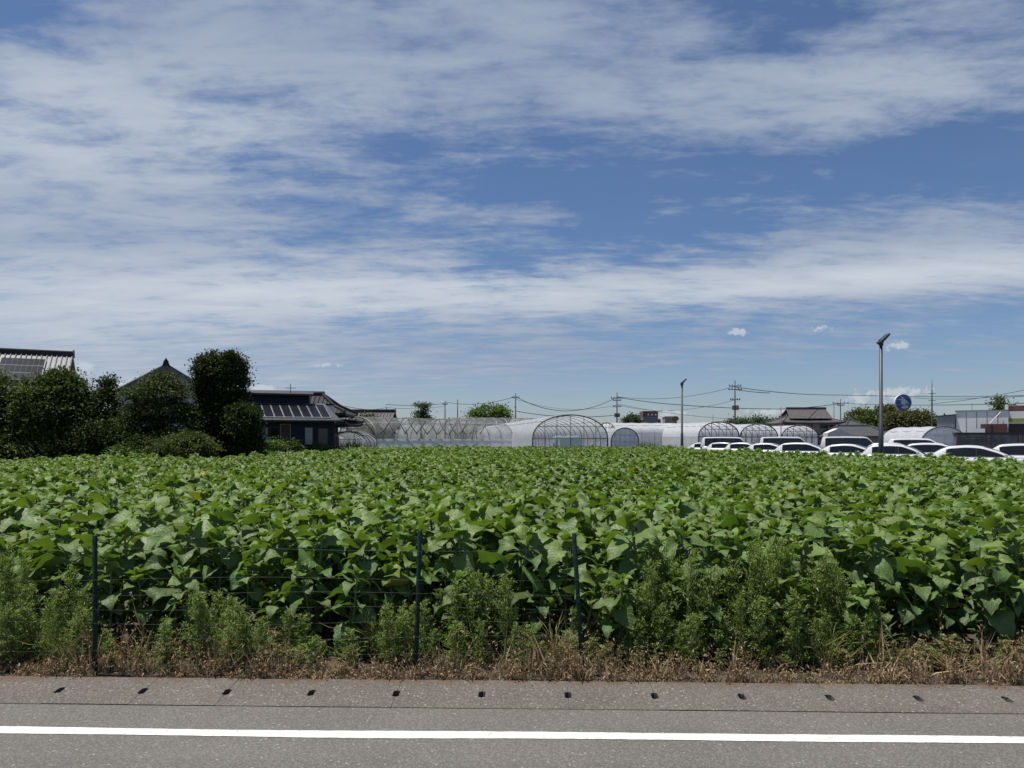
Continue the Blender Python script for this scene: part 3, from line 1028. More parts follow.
P = np.concatenate([P, P2]); D = np.concatenate([D, rg.normal(size=(k, 3)) * np.array([1, 1, 0.08])])
L = np.concatenate([L, rg.uniform(0.006, 0.022, k)]); T = np.concatenate([T, rg.uniform(0.2, 1, k)])
W_ = np.minimum(L * 0.33, 0.011)
V, Q = sprigs(rg, P, D, L, W_)
V[:, 2] = np.maximum(V[:, 2], 0.021)
tag(link_mesh('dry_weeds', quad_mesh('dry_weeds', V, Q, M_DRY, tint=np.repeat(T, 4))),
    'dead brown weeds and litter along the back of the gutter', 'dry weeds', kind='stuff')

# ------------------------------------------------------------------ wire fence
fence = thing('wire_fence', (0, 5.34, 0), 0, 'low green wire net fence on three dark posts in front of the sunflowers', 'fence')
FY = 5.34
posts = [(95, 95, 535), (414.5, 420, 530), (585, 574, 533)]
pw = []
for xb, xt, yt in posts:
    ptop = at(xt, yt, FY)
    pb = Vector((at(xb, 672, FY).x, 0, -0.25))
    pt_ = Vector((ptop.x, 0, ptop.z))
    pw.append((pb, pt_))
for i, (pb, pt_) in enumerate(pw):
    m = MB()
    d = (pt_ - pb)
    m.tube([pb, pb + d * 0.5, pb + d * 0.995, pt_], [0.0175, 0.0175, 0.0175, 0.012], 10)
    o = m.build('post', M_POST, fence, True)
    if i == 2: o['label'] = 'post leaning to the left'
    c = MB()
    for q in (0.35, 0.5, 0.62, 0.74, 0.86, 0.97):
        p = pb + d * q
        c.tube([p + Vector((-0.004, -0.016, -0.012)), p + Vector((0, -0.034, 0.0)), p + Vector((0.0, -0.026, 0.016))], 0.0035, 4)
    c.build('wire_hook', M_POST, fence)
m = MB()
x_l, x_r = -6.0, pw[2][0].x + (pw[2][1].x - pw[2][0].x) * 0.5
NET_Z = [0.10, 0.21, 0.32, 0.43, 0.54, 0.65, 0.76, 0.98]
for k, z in enumerate(NET_Z):
    pts = []
    nseg = 40
    for i in range(nseg + 1):
        xx = x_l + (x_r - x_l) * i / nseg
        pts.append((xx, -0.028 + 0.012 * math.sin(xx * 2.2 + k), z + 0.012 * math.sin(xx * 1.7 + k * 0.8)))
    m.tube(pts, 0.0007, 4)
xx = x_l
while xx < x_r:
    m.tube([(xx + 0.01 * math.sin(xx * 3 + k), -0.028, NET_Z[k]) for k in range(8)], 0.0006, 4)
    xx += 0.145
m.build('wire_net', M_WIRE, fence)

# ------------------------------------------------------------------ trees


def crown_mesh(seed, blobs, n_clump, per, leaf, mt, flat=0.0, lw=0.55, tint=0.0):
    """leaf clumps spread through a few overlapping ellipsoids: (cx,cy,cz, rx,ry,rz)"""
    rg = np.random.default_rng(seed)
    vol = np.array([b[3] * b[4] + b[3] * b[5] for b in blobs])
    pick = rg.choice(len(blobs), n_clump, p=vol / vol.sum())
    B = np.array(blobs)[pick]
    d = rg.normal(size=(n_clump, 3))
    d /= np.linalg.norm(d, axis=1, keepdims=True)
    rad = rg.uniform(0.35, 1.0, n_clump) ** 0.45 * rg.uniform(0.88, 1.03, n_clump)
    cen = B[:, :3] + d * B[:, 3:6] * rad[:, None]
    csz = leaf * rg.uniform(0.8, 1.9, n_clump)
    ct = np.clip(rg.uniform(-0.2, 0.7, n_clump) + tint, 0, 1)
    P = np.repeat(cen, per, 0) + rg.normal(size=(n_clump * per, 3)) * np.repeat(csz, per)[:, None] * np.array([1, 1, 0.55 - 0.35 * flat])
    D = rg.normal(size=(n_clump * per, 3)) + np.repeat(d, per, 0) * 0.8 + np.array([0, 0, 0.1])
    if flat: D[:, 2] *= (1 - flat * 0.7)
    L = leaf * rg.uniform(0.6, 1.35, n_clump * per)
    V, Q = sprigs(rg, P, D, L, L * lw, 0.15)
    T = np.repeat(np.clip(np.repeat(ct, per) + rg.uniform(-0.08, 0.08, n_clump * per), 0, 1), 4)
    zmin = 0.05
    V[:, 2] = np.maximum(V[:, 2], zmin)
    return quad_mesh('crown', V, Q, mt, tint=T)


def tree(name, label, cat, loc, blobs, n_clump, per, leaf, mt, trunk_h, trunk_r, seed, group=None, flat=0.0, lw=0.55, part='crown', tint=0.0):
    t_ = thing(name, loc, 0, label, cat, group)
    link_mesh(part, crown_mesh(seed, blobs, n_clump, per, leaf, M_TREE[mt], flat, lw, tint), t_).name = part
    m_ = MB()
    rg = random.Random(seed)
    top = Vector((blobs[0][0] * 0.6, blobs[0][1] * 0.6, trunk_h))
    mid = top * 0.5 + Vector((rg.uniform(-.1, .1), 0, 0))
    m_.tube([(0, 0, -0.1), mid, top], [trunk_r * 1.3, trunk_r, trunk_r * 0.55], 8)
    for b in blobs:
        s0 = mid.lerp(top, rg.uniform(0.0, 0.9))
        e = Vector(b[:3])
        m_.tube([s0, s0.lerp(e, 0.5) + Vector((0, 0, -0.1)), e], [trunk_r * 0.5, trunk_r * 0.35, trunk_r * 0.12], 5)
    m_.build('trunk', M_BARK, t_, True)
    return t_


def ell(x0, x1, y0, y1, d, dep=None):
    """crown lobe seen between these picture columns / rows at depth d, relative to ground point below its tree"""
    a, b = at(x0, y0, d), at(x1, y1, d)
    rx, rz_ = abs(b.x - a.x) / 2, abs(a.z - b.z) / 2
    return [(a.x + b.x) / 2, 0, (a.z + b.z) / 2, rx, dep or rx * 0.8, rz_]


def px_tree(name, label, cat, d, lobes, *args, **kw):
    bl = [ell(*l, d) for l in lobes]
    cx = bl[0][0]
    for k, b in enumerate(bl):
        b[0] -= cx
        b[1] = ((k * 37) % 5 - 2) * 0.16
    return tree(name, label, cat, (cx, d, 0.03), bl, *args, **kw)


px_tree('broadleaf_tree', 'dark broadleaf tree cut by the left edge of the photo', 'tree', 33.5,
        [(-60, 22, 376, 458), (-30, 14, 374, 410), (-50, 30, 420, 460)], 420, 34, 0.17, 'mid', 3.2, 0.14, 41)
px_tree('broadleaf_tree', 'wide rounded broadleaf tree in front of the solar panel roof', 'tree', 34,
        [(15, 95, 374, 458), (40, 88, 371, 410), (8, 60, 395, 450), (60, 110, 400, 455)], 900, 40, 0.16, 'mid', 3.2, 0.16, 42)
px_tree('conifer_tree', 'small dark pointed conifer between the broadleaf tree and the layered pine', 'tree', 34.5,
        [(96, 124, 385, 440), (101, 115, 376, 400), (92, 128, 410, 455)], 300, 30, 0.13, 'dark', 3.4, 0.10, 43)
px_tree('layered_pine_tree', 'spreading pine with flat layered branches in front of the gable roof', 'tree', 34,
        [(130, 189, 385, 406), (146, 182, 373, 393), (118, 200, 402, 422), (112, 170, 414, 440), (140, 205, 418, 440), (105, 200, 432, 457)],
        820, 34, 0.15, 'pine', 3.4, 0.15, 44, flat=0.7, lw=0.4)
px_tree('clipped_shrub', 'low clipped olive green dome shrub in front of the tall dark tree', 'shrub', 32.6,
        [(156, 221, 434, 462), (166, 210, 432, 450)], 300, 40, 0.10, 'olive', 0.7, 0.06, 45)
px_tree('evergreen_tree', 'tallest dark evergreen tree with a lobed crown beside the navy house', 'tree', 35,
        [(197, 230, 357, 388), (214, 246, 356, 384), (192, 224, 374, 406), (218, 249, 374, 402), (197, 246, 392, 430), (196, 232, 404, 446), (222, 258, 402, 438),
         (198, 240, 428, 461), (226, 261, 424, 461), (208, 217, 351, 364), (231, 240, 352, 364)],
        1500, 38, 0.13, 'dark', 4.8, 0.18, 46)
px_tree('garden_shrub', 'loose dark green shrub at the right foot of the tallest tree', 'shrub', 34.0,
        [(232, 260, 404, 440), (236, 262, 424, 458)], 230, 34, 0.13, 'dark', 1.4, 0.06, 47)
px_tree('garden_shrub', 'dark shrub under the layered pine at the field edge', 'shrub', 33,
        [(84, 120, 420, 460), (100, 150, 428, 460)], 240, 34, 0.14, 'dark', 1.0, 0.06, 48)
px_tree('leafy_bush', 'small bright green bush beneath the layered pine', 'bush', 32.3,
        [(116, 140, 448, 462), (134, 156, 450, 462)], 70, 34, 0.14, 'light', 0.4, 0.04, 49, part='foliage')
t = px_tree('flowering_bush', 'small bush with a few red flowers left of the clipped dome shrub', 'bush', 32.2,
            [(150, 164, 446, 462)], 40, 30, 0.10, 'olive', 0.4, 0.03, 50, part='foliage')
m = MB()
for k in range(9):
    p = Vector((rnd.uniform(-0.3, 0.2), -0.3, rnd.uniform(1.0, 1.45)))
    m.tube([p + Vector((0, 0.03, -.05)), p, p + Vector((0, 0, .05))], [0.02, 0.06, 0.02], 6)
m.build('blossoms', M_FLOWER, t)
px_tree('garden_shrub', 'dark undergrowth shrub along the foot of the wide broadleaf tree', 'shrub', 32.8,
        [(-40, 30, 434, 464), (20, 70, 436, 464), (55, 100, 438, 464)], 330, 34, 0.14, 'mid', 1.0, 0.06, 51)
# scrub between field and navy house
for i, (x0, x1, y0, y1, dd, mt, lab) in enumerate([
        (262, 286, 440, 455, 45.0, 'light', 'low yellow green bush below the pale door of the navy house'),
        (283, 306, 441, 454, 46.5, 'olive', 'low scrubby bush below the blue wall of the navy house'),
        (304, 336, 443, 454, 48.0, 'light', 'flat pale weedy bush at the right corner of the navy house')]):
    px_tree('leafy_bush', lab, 'bush', dd, [(x0, x1, y0, y1), (x0 + 4, x1 - 6, y0 + 3, y1 + 3)], 80, 28, 0.13, mt, 0.5, 0.04, 60 + i, part='foliage')


def reed_clump(label, x0, x1, ytop, d, seed, n_=420):
    rg = np.random.default_rng(seed)
    a, b = gx(x0, d), gx(x1, d)
    hz = gz(ytop, d)
    u = rg.uniform(-1, 1, n_)
    P = np.stack([(b - a) / 2 * u, rg.normal(0, 0.5, n_), np.zeros(n_)], 1)
    D = rg.normal(size=(n_, 3)) * 0.16 + np.array([0, 0, 1.0])
    L = hz * (1 - 0.35 * u * u) * rg.uniform(0.6, 1.05, n_)
    V, Q = sprigs(rg, P, D, L, np.full(n_, 0.07))
    o = link_mesh('tall_grass_clump', quad_mesh('tall_grass_clump', V, Q, M_TREE['light'], tint=np.repeat(rg.uniform(0, .8, n_), 4)))
    o.location = ((a + b) / 2, d, 0.03)
    tag(o, label, 'tall grass')


reed_clump('tall grass clump at the left end of the bare hoop greenhouse', 338, 366, 437, 62.5, 70)
reed_clump('wide tall grass clump left of the smaller lamp post', 632, 664, 440, 62.0, 71)
reed_clump('lower tall grass clump at the foot of the smaller lamp post', 655, 692, 444, 61.0, 72)
reed_clump('thin tall grass beside the right corner of the arched greenhouse', 606, 630, 444, 62.5, 73, 250)

# ------------------------------------------------------------------ greenhouses


def tunnel(label, p0, p1, width, height, leg, spacing, film, frame_m, pipe_r=0.035, door=True, end_film=None, cover=True, group=None, brace=False, dark_end=True, skirt=None):
    p0, p1 = Vector((*p0, 0)), Vector((*p1, 0))
    d = p1 - p0
    ln = d.length
    rz = math.atan2(d.y, d.x)
    t_ = thing('greenhouse', p0, rz, label, 'greenhouse', group)
    w2 = width / 2
    def arch(x, k=14, out=0.0):
        pts = [(x, -w2 - out, 0)]
        for i in range(k + 1):
            a = math.pi * i / k
            pts.append((x, -(w2 + out) * math.cos(a), leg + (height - leg + out) * math.sin(a) ** 0.95))
        pts.append((x, w2 + out, 0))
        return pts
    nb = max(2, int(ln / spacing))
    m_ = MB()
    for i in range(nb + 1):
        m_.tube(arch(ln * i / nb), pipe_r, 5)
    m_.build('hoops', frame_m, t_, True)
    m_ = MB()
    for a in (0.5, 0.25, 0.75, 0.0, 1.0):
        an = math.pi * a
        y, z = -w2 * math.cos(an), leg + (height - leg) * math.sin(an) ** 0.85
        m_.tube([(0, y, z - pipe_r), (ln, y, z - pipe_r)], pipe_r * 0.8, 5)
    m_.build('purlins', frame_m, t_, True)
    if brace:
        m_ = MB()
        k = 0
        x = 0.4
        while x < ln - 3.6:
            for s_, flip in ((-1, 0), (1, 1)):
                pts = []
                for i in range(7):
                    a = math.pi * (0.06 + 0.44 * i / 6)
                    xx = x + (3.4 * i / 6 if not flip else 3.4 * (1 - i / 6))
                    pts.append((xx, s_ * w2 * math.cos(a), leg + (height - leg) * math.sin(a) ** 0.85))
                m_.tube(pts, 0.05, 5)
            x += 1.25
        m_.build('diagonal_braces', M_DKPIPE, t_, True)
    for x, e in ((0.0, -1), (ln, 1)):
        m_ = MB()
        for q in ((-0.68, -0.36, 0.0, 0.36, 0.68) if dark_end else ()):
            a = math.acos(-q)
            m_.tube([(x, q * w2, 0), (x, q * w2, leg + (height - leg) * math.sin(a) ** 0.85)], pipe_r * 0.9, 5)
        for z in ((leg, leg + (height - leg) * 0.5) if dark_end else ()):
            hw = w2 * (1.0 if z <= leg else 0.86)
            m_.tube([(x, -hw, z), (x, hw, z)], pipe_r * 0.9, 5)
        m_.tube(arch(x, 18), pipe_r * (1.9 if dark_end else 1.2), 6)
        m_.build('end_frame', M_DKPIPE if dark_end else frame_m, t_, True)
        if end_film:
            m_ = MB()
            pts = arch(x + e * 0.03, 14, 0.02)
            n_ = len(pts)
            m_.add(pts + [(x + e * 0.05, p[1], p[2]) for p in pts], [tuple(range(n_)), tuple(range(2 * n_ - 1, n_ - 1, -1))])
            m_.build('end_sheet', end_film, t_)
    if cover:
        m_ = MB()
        sec = []
        for i in range(nb * 2 + 1):
            sag = 0.05 if i % 2 == 0 else -0.015
            sec.append(arch(ln * i / (nb * 2), 14, sag))
        n_ = len(sec[0])
        vs_ = [p for s_ in sec for p in s_]
        m_.add(vs_, [(i * n_ + j, i * n_ + j + 1, (i + 1) * n_ + j + 1, (i + 1) * n_ + j) for i in range(len(sec) - 1) for j in range(1, n_ - 2)])
        m_.build('film_cover', film, t_, True)
    m_ = MB()
    for s_ in (-1, 1):
        rows_ = []
        for i in range(nb * 2 + 1):
            x = ln * i / (nb * 2)
            rows_ += [(x, s_ * (w2 + 0.06 + 0.02 * (i % 2)), 0.0), (x, s_ * (w2 + 0.07 - 0.02 * (i % 2)), leg * 1.0)]
        m_.add(rows_, [(2 * i, 2 * i + 2, 2 * i + 3, 2 * i + 1) for i in range(nb * 2)])
    m_.build('film_skirt', skirt or M_FILM_W, t_)
    if door:
        m_ = MB()
        for (y0, y1) in ((-0.95, -0.05), (0.05, 0.95)):
            m_.box(-0.09, -0.05, y0, y1, 0.05, 1.95)
        m_.build('door', M_FILM, t_)
    return t_


# arched greenhouse with the open-framed gable
NG = 61.0
c0 = (gx(570.5, NG), NG)
gh = tunnel('long clear film greenhouse with an arched dark framed gable end', c0, (gx(497, 106), 106), 6.6, 3.96, 1.95, 2.1, M_FILM, M_GALV, end_film=None, pipe_r=0.03)
m = MB()   # white bundle of rolled film hung inside the gable
m.tube([(0.5, -1.0 + 0.35 * i, 1.95 + 0.05 * (i % 2)) for i in range(8)], [0.10, 0.2, 0.17, 0.2, 0.16, 0.19, 0.2, 0.08], 8)
m.tube([(0.5, 1.35, 1.9), (0.5, 1.2, 1.4), (0.5, 0.9, 0.9), (0.5, 0.75, 0.4)], [0.1, 0.18, 0.14, 0.1], 8)
m.build('rolled_film', M_FILM_W, gh, True)

# hoop house without its top sheet, seen along its side
ga = tunnel('long hoop greenhouse with torn film over its crossing pipe frame', (gx(357, 63), 63), (gx(492, 74), 74), 6.4, 3.85, 1.9, 1.6, M_FILM_OLD, M_GALV,
            pipe_r=0.035, door=False, brace=True, dark_end=False)
gb = tunnel('tall far greenhouse with patched old film, seen over the arched gable greenhouse', (gx(450, 112), 112), (gx(572, 118), 118), 8.0, 5.35, 1.8, 1.6, M_FILM_OLD, M_GALV,
            pipe_r=0.07, door=False, dark_end=False)
gc = tunnel('low milky film greenhouse at the corner of the navy house', (gx(353, 60), 60.5), (gx(318, 70), 74), 4.2, 2.55, 1.3, 1.5, M_FILM, M_GALV, door=False, end_film=None, dark_end=False)
# row of milky tunnels on the right
tunnel('leftmost of the three milky greenhouses behind the parked cars', (gx(719, 100), 100), (gx(640, 122), 130), 6.3, 4.35, 2.3, 2.0, M_FILM_W, M_GALV, end_film=None, pipe_r=0.05)
tunnel('middle milky greenhouse behind the parked cars, beside the tall utility pole', (gx(759, 110), 110), (gx(690, 132), 140), 6.3, 4.3, 2.3, 2.0, M_FILM_W, M_GALV, end_film=None, pipe_r=0.05)
tunnel('milky greenhouse with its arched end in front of the tiled farmhouse', (gx(800, 116), 116), (gx(735, 138), 146), 6.3, 4.2, 2.3, 2.0, M_FILM_W, M_GALV, end_film=None, pipe_r=0.05)
tunnel('long white greenhouse lying side on behind the smaller lamp post', (gx(606, 112), 112), (gx(712, 128), 118), 7.2, 4.5, 2.95, 2.2, M_FILM_W, M_DKPIPE, pipe_r=0.05, door=False, skirt=M_FILM)
tunnel('small clear greenhouse with a steep arched end right of the framed gable', (gx(625, 88), 88), (gx(606, 104), 106), 3.4, 3.3, 1.6, 1.4, M_FILM, M_GALV, end_film=M_FILM, pipe_r=0.04, door=False)
tunnel('white tunnel greenhouse left of the grey metal shed', (gx(902, 67), 67), (gx(944, 61), 61), 4.0, 2.95, 1.5, 1.6, M_FILM_W, M_GALV, door=False, end_film=M_FILM_W)

# ------------------------------------------------------------------ houses


def roof_tiles(m_, a, b, c, d, rows, thick=0.06, mi=0):
    """sloped roof plate with raised tile courses running down the slope: a,b eave corners, c,d ridge corners (a-d one side)"""
    a, b, c, d = map(Vector, (a, b, c, d))
    m_.slab(a, b, c, d, thick, mi)
    nrm = (b - a).cross(d - a).normalized()
    for i in range(rows + 1):
        q = i / rows
        lo_, hi_ = a.lerp(b, q), d.lerp(c, q)
        m_.tube([lo_ + nrm * 0.02, hi_ + nrm * 0.02], 0.055, 5, mi)


def solar_array(parent, a, b, c, d, nx_, ny_, lift=0.09, cells=3, e=0.022):
    """grid of framed panels on a roof plane"""
    a, b, c, d = map(Vector, (a, b, c, d))
    nrm = (b - a).cross(d - a).normalized() * lift
    def P_(u, v): return a.lerp(b, u).lerp(d.lerp(c, u), v) + nrm
    for j in range(ny_):
        for i in range(nx_):
            g = 0.012
            u0, u1, v0, v1 = (i + g) / nx_, (i + 1 - g) / nx_, (j + g) / ny_, (j + 1 - g) / ny_
            m_ = MB()
            m_.slab(P_(u0, v0), P_(u1, v0), P_(u1, v1), P_(u0, v1), 0.03)
            fr = m_.build('solar_panel', M_PFRAME, parent)
            m_ = MB()
            up = nrm.normalized() * 0.005
            for k in range(cells):
                w0, w1 = u0 + (u1 - u0) * (e + (1 - 2 * e) * k / cells), u0 + (u1 - u0) * (e + (1 - 2 * e) * (k + 0.975) / cells)
                z0_, z1_ = v0 + (v1 - v0) * e, v1 - (v1 - v0) * e
                m_.slab(P_(w0, z0_) + up, P_(w1, z0_) + up, P_(w1, z1_) + up, P_(w0, z1_) + up, 0.006)
            m_.build('cells', M_SOLAR, fr)


def gable_house(label, loc, rz, w, dpt, wall_h, ridge_h, over, wall_m, roof_m, rows=22, windows=(), name='farmhouse'):
    """ridge along local x; front (towards -y) is a roof slope"""
    t_ = thing(name, loc, rz, label, 'house')
    m_ = MB()
    m_.box(0, w, 0, dpt, -0.1, wall_h)
    for x0 in (0.0, w):
        pass
    m_.add([(0, 0, wall_h), (0, dpt, wall_h), (0, dpt / 2, ridge_h - 0.15), (w, 0, wall_h), (w, dpt, wall_h), (w, dpt / 2, ridge_h - 0.15)],
           [(0, 1, 2), (3, 5, 4), (0, 2, 5, 3), (1, 4, 5, 2)])
    m_.build('wall', wall_m, t_)
    sl_ = (ridge_h - wall_h) / (dpt / 2)
    ez = wall_h - sl_ * over
    m_ = MB()
    roof_tiles(m_, (-over, -over, ez), (w + over, -over, ez), (w + over, dpt / 2, ridge_h), (-over, dpt / 2, ridge_h), rows)
    roof_tiles(m_, (w + over, dpt + over, ez), (-over, dpt + over, ez), (-over, dpt / 2, ridge_h), (w + over, dpt / 2, ridge_h), rows)
    rf_ = m_.build('roof', roof_m, t_)
    m_ = MB()
    m_.box(-over - 0.05, w + over + 0.05, dpt / 2 - 0.16, dpt / 2 + 0.16, ridge_h - 0.05, ridge_h + 0.22)
    m_.tube([(-over - 0.1, dpt / 2, ridge_h + 0.25), (w + over + 0.1, dpt / 2, ridge_h + 0.25)], 0.09, 7)
    for x in (-over - 0.08, w + over + 0.08):
        m_.prism([(dpt / 2 - 0.24, ridge_h - 0.12), (dpt / 2 + 0.24, ridge_h - 0.12), (dpt / 2 + 0.12, ridge_h + 0.22), (dpt / 2, ridge_h + 0.42), (dpt / 2 - 0.12, ridge_h + 0.22)], 'x', x - 0.05, x + 0.05)
    m_.build('ridge', M_TILE_D, rf_)
    for (x0, x1, z0, z1, gm) in windows:
        m_ = MB()
        m_.box(x0 - 0.05, x1 + 0.05, -0.05, -0.003, z0 - 0.05, z1 + 0.05)
        f_ = m_.build('window', M_ALU, t_)
        m_ = MB()
        m_.box(x0, (x0 + x1) / 2 - 0.02, -0.06, -0.052, z0, z1)
        m_.box((x0 + x1) / 2 + 0.02, x1, -0.06, -0.052, z0, z1)
        m_.build('pane', gm, f_)
    return t_, rf_


# two-storey house far left with the large solar roof
D1 = 45.0
xr = gx(72, D1)
h1, r1 = gable_house('two storey house at the left edge with solar panels on silver tiles', (xr - 1.9 - 12.9 * math.cos(R(26)), D1 + 2.2 - 12.9 * math.sin(R(26)), 0), R(26), 12.4, 6.6, 5.55, 7.75, 0.65, M_WALLW, M_TILE_L, rows=46,
                     windows=((9.2, 10.8, 3.2, 4.4, M_GLASS), (5.2, 6.8, 3.2, 4.4, M_GLASS)))
slope = (7.75 - 5.55) / 3.3
def r1p(x, y): return (x, y, 5.55 + slope * y)
solar_array(h1, r1p(9.0, 0.05), r1p(11.65, 0.05), r1p(11.65, 2.55), r1p(9.0, 2.55), 1, 3, lift=0.14, cells=8)
solar_array(h1, r1p(6.1, 0.05), r1p(8.75, 0.05), r1p(8.75, 2.55), r1p(6.1, 2.55), 1, 3, lift=0.14, cells=8)
solar_array(h1, r1p(3.2, 0.05), r1p(5.85, 0.05), r1p(5.85, 2.55), r1p(3.2, 2.55), 1, 3, lift=0.14, cells=8)
m = MB()   # lower porch roof with an upturned corner
roof_tiles(m, (6.0, -2.0, 3.55), (14.4, -2.0, 3.75), (13.4, -0.02, 4.6), (6.0, -0.02, 4.6), 24)
roof_tiles(m, (14.4, -2.0, 3.75), (14.4, 4.5, 3.6), (12.45, 4.5, 4.6), (12.45, -0.02, 4.6), 20)
m.tube([(12.5, -0.1, 4.68), (13.6, -1.2, 4.1), (14.5, -2.1, 3.92), (14.75, -2.35, 4.2)], [0.12, 0.12, 0.13, 0.06], 7)
m.build('porch_roof', M_TILE_D, h1)
m = MB()
m.box(12.42, 13.9, 0.3, 4.2, -0.05, 3.7)
m.build('porch_wall', M_WALLW, h1)

# house showing its tiled gable
D2 = 48.0
apex = at(166, 362, D2)
h2, r2 = gable_house('house showing a tiled gable with white plaster behind the layered pine', (apex.x + 2.79, D2 + 1.36, 0), R(116), 11.0, 6.2, 4.95, apex.z - 0.2, 0.55, M_WALLW, M_TILE_L, rows=28)
m = MB()
for s_ in (-1, 1):
    hw_, zr = 3.1, apex.z - 0.22
    sl_ = (zr - 4.95) / hw_
    m.slab((-0.58, 3.1 + s_ * 0.0, zr - 0.05), (-0.58, 3.1 + s_ * 3.6, zr - 0.05 - sl_ * 3.6), (-0.58, 3.1 + s_ * 3.6, zr - 0.22 - sl_ * 3.6), (-0.58, 3.1, zr - 0.24), 0.06)
m.build('barge_board', M_TILE_L, h2)
m = MB()
m.prism([(1.5, 5.2), (4.7, 5.2), (3.1, 6.35)], 'x', -0.03, -0.005)
m.build('gable_vent', M_WOOD, h2)

# navy house with lean-to solar roof
D3 = 47.0
xl_, xr_ = gx(236, D3), gx(335, D3)
h3 = thing('navy_house', (xl_, D3 - 1.0, 0), R(14), 'dark navy single storey house with a slanting solar roof and clerestory', 'house')
W3 = xr_ - xl_
ez3, tz3 = gz(420, D3 - 0.6), gz(403.5, D3 + 2.6)
m = MB()
m.box(0, W3, 0, 6.0, -0.05, ez3 - 0.08)
m.prism([(0.0, ez3 - 0.08), (6.0, ez3 - 0.08), (6.0, tz3), (2.6, tz3), (2.6, tz3 - 0.12)], 'x', 0.02, W3 - 0.02)
m.build('wall', M_NAVY, h3)
m = MB()
m.slab((-0.5, -0.65, ez3), (W3 + 0.45, -0.65, ez3), (W3 - 0.65, 2.6, tz3), (-0.5, 2.6, tz3), 0.12)
r3 = m.build('roof', M_DKMET, h3)
def r3p(x, v):
    return Vector((x, -0.65 + 3.25 * v, ez3 + (tz3 - ez3) * v))
for k in range(9):
    q0, q1 = 0.75 + k * 0.595, 0.75 + (k + 1) * 0.595
    solar_array(h3, r3p(q0 + 0.30 - 0.02, 0.09), r3p(q1 + 0.30 - 0.04, 0.09), r3p(q1 - 0.30 + 0.06 - 0.04, 0.92), r3p(q0 - 0.30 + 0.06 - 0.02, 0.92), 1, 1, lift=0.07, cells=1)
tz4 = gz(393.5, D3 + 2.0)
xr4 = gx(325, D3 + 3) - xl_
m = MB()
m.box(0.0, xr4 - 0.25, 2.62, 6.2, tz3 - 0.05, tz4)
m.build('clerestory', M_NAVY, h3)
m = MB()
m.slab((-0.4, 2.0, tz4 + 0.02), (xr4, 2.0, tz4 - 0.03), (xr4, 6.6, tz4 + 0.5), (-0.4, 6.6, tz4 + 0.5), 0.12)
m.build('upper_roof', M_DKMET, h3)
def wall3(x0, x1, y0, y1, nm, mt, fr=True):
    a, b = gx(x0, D3) - xl_, gx(x1, D3) - xl_
    z0, z1 = max(0.05, gz(y1, D3)), gz(y0, D3)
    m_ = MB()
    m_.box(a, b, -0.05, -0.004, z0, z1)
    f_ = m_.build(nm, M_WALLT if nm == 'timber_panel' else (M_NAVY if nm == 'wall_panel' else M_DKMET), h3)
    if fr:
        m_ = MB()
        m_.box(a + 0.05, b - 0.05, -0.062, -0.052, z0 + 0.05, z1 - 0.05)
        m_.build('pane', mt, f_)
wall3(264, 272, 427, 447, 'door', M_PALEG)
wall3(273, 282, 427, 447, 'window', M_GLASS)
wall3(283, 293, 424, 449, 'timber_panel', M_WOOD)
wall3(306, 314.5, 427, 445, 'window', M_PALEG)
wall3(319, 329, 428, 446, 'window', M_GLASS)
m = MB()
p = (gx(303, D3 + 3) - xl_, 3.2)
m.tube([(p[0], p[1], tz4), (p[0], p[1], tz4 + 0.75)], 0.025, 5)
m.tube([(p[0] - 0.35, p[1], tz4 + 0.45), (p[0] + 0.35, p[1], tz4 + 0.45)], 0.022, 4)
for k in range(5):
    xx = p[0] - 0.3 + 0.15 * k
    m.tube([(xx, p[1] - 0.2, tz4 + 0.45), (xx, p[1] + 0.2, tz4 + 0.45)], 0.015, 4)
m.build('antenna', M_DKPIPE, h3)


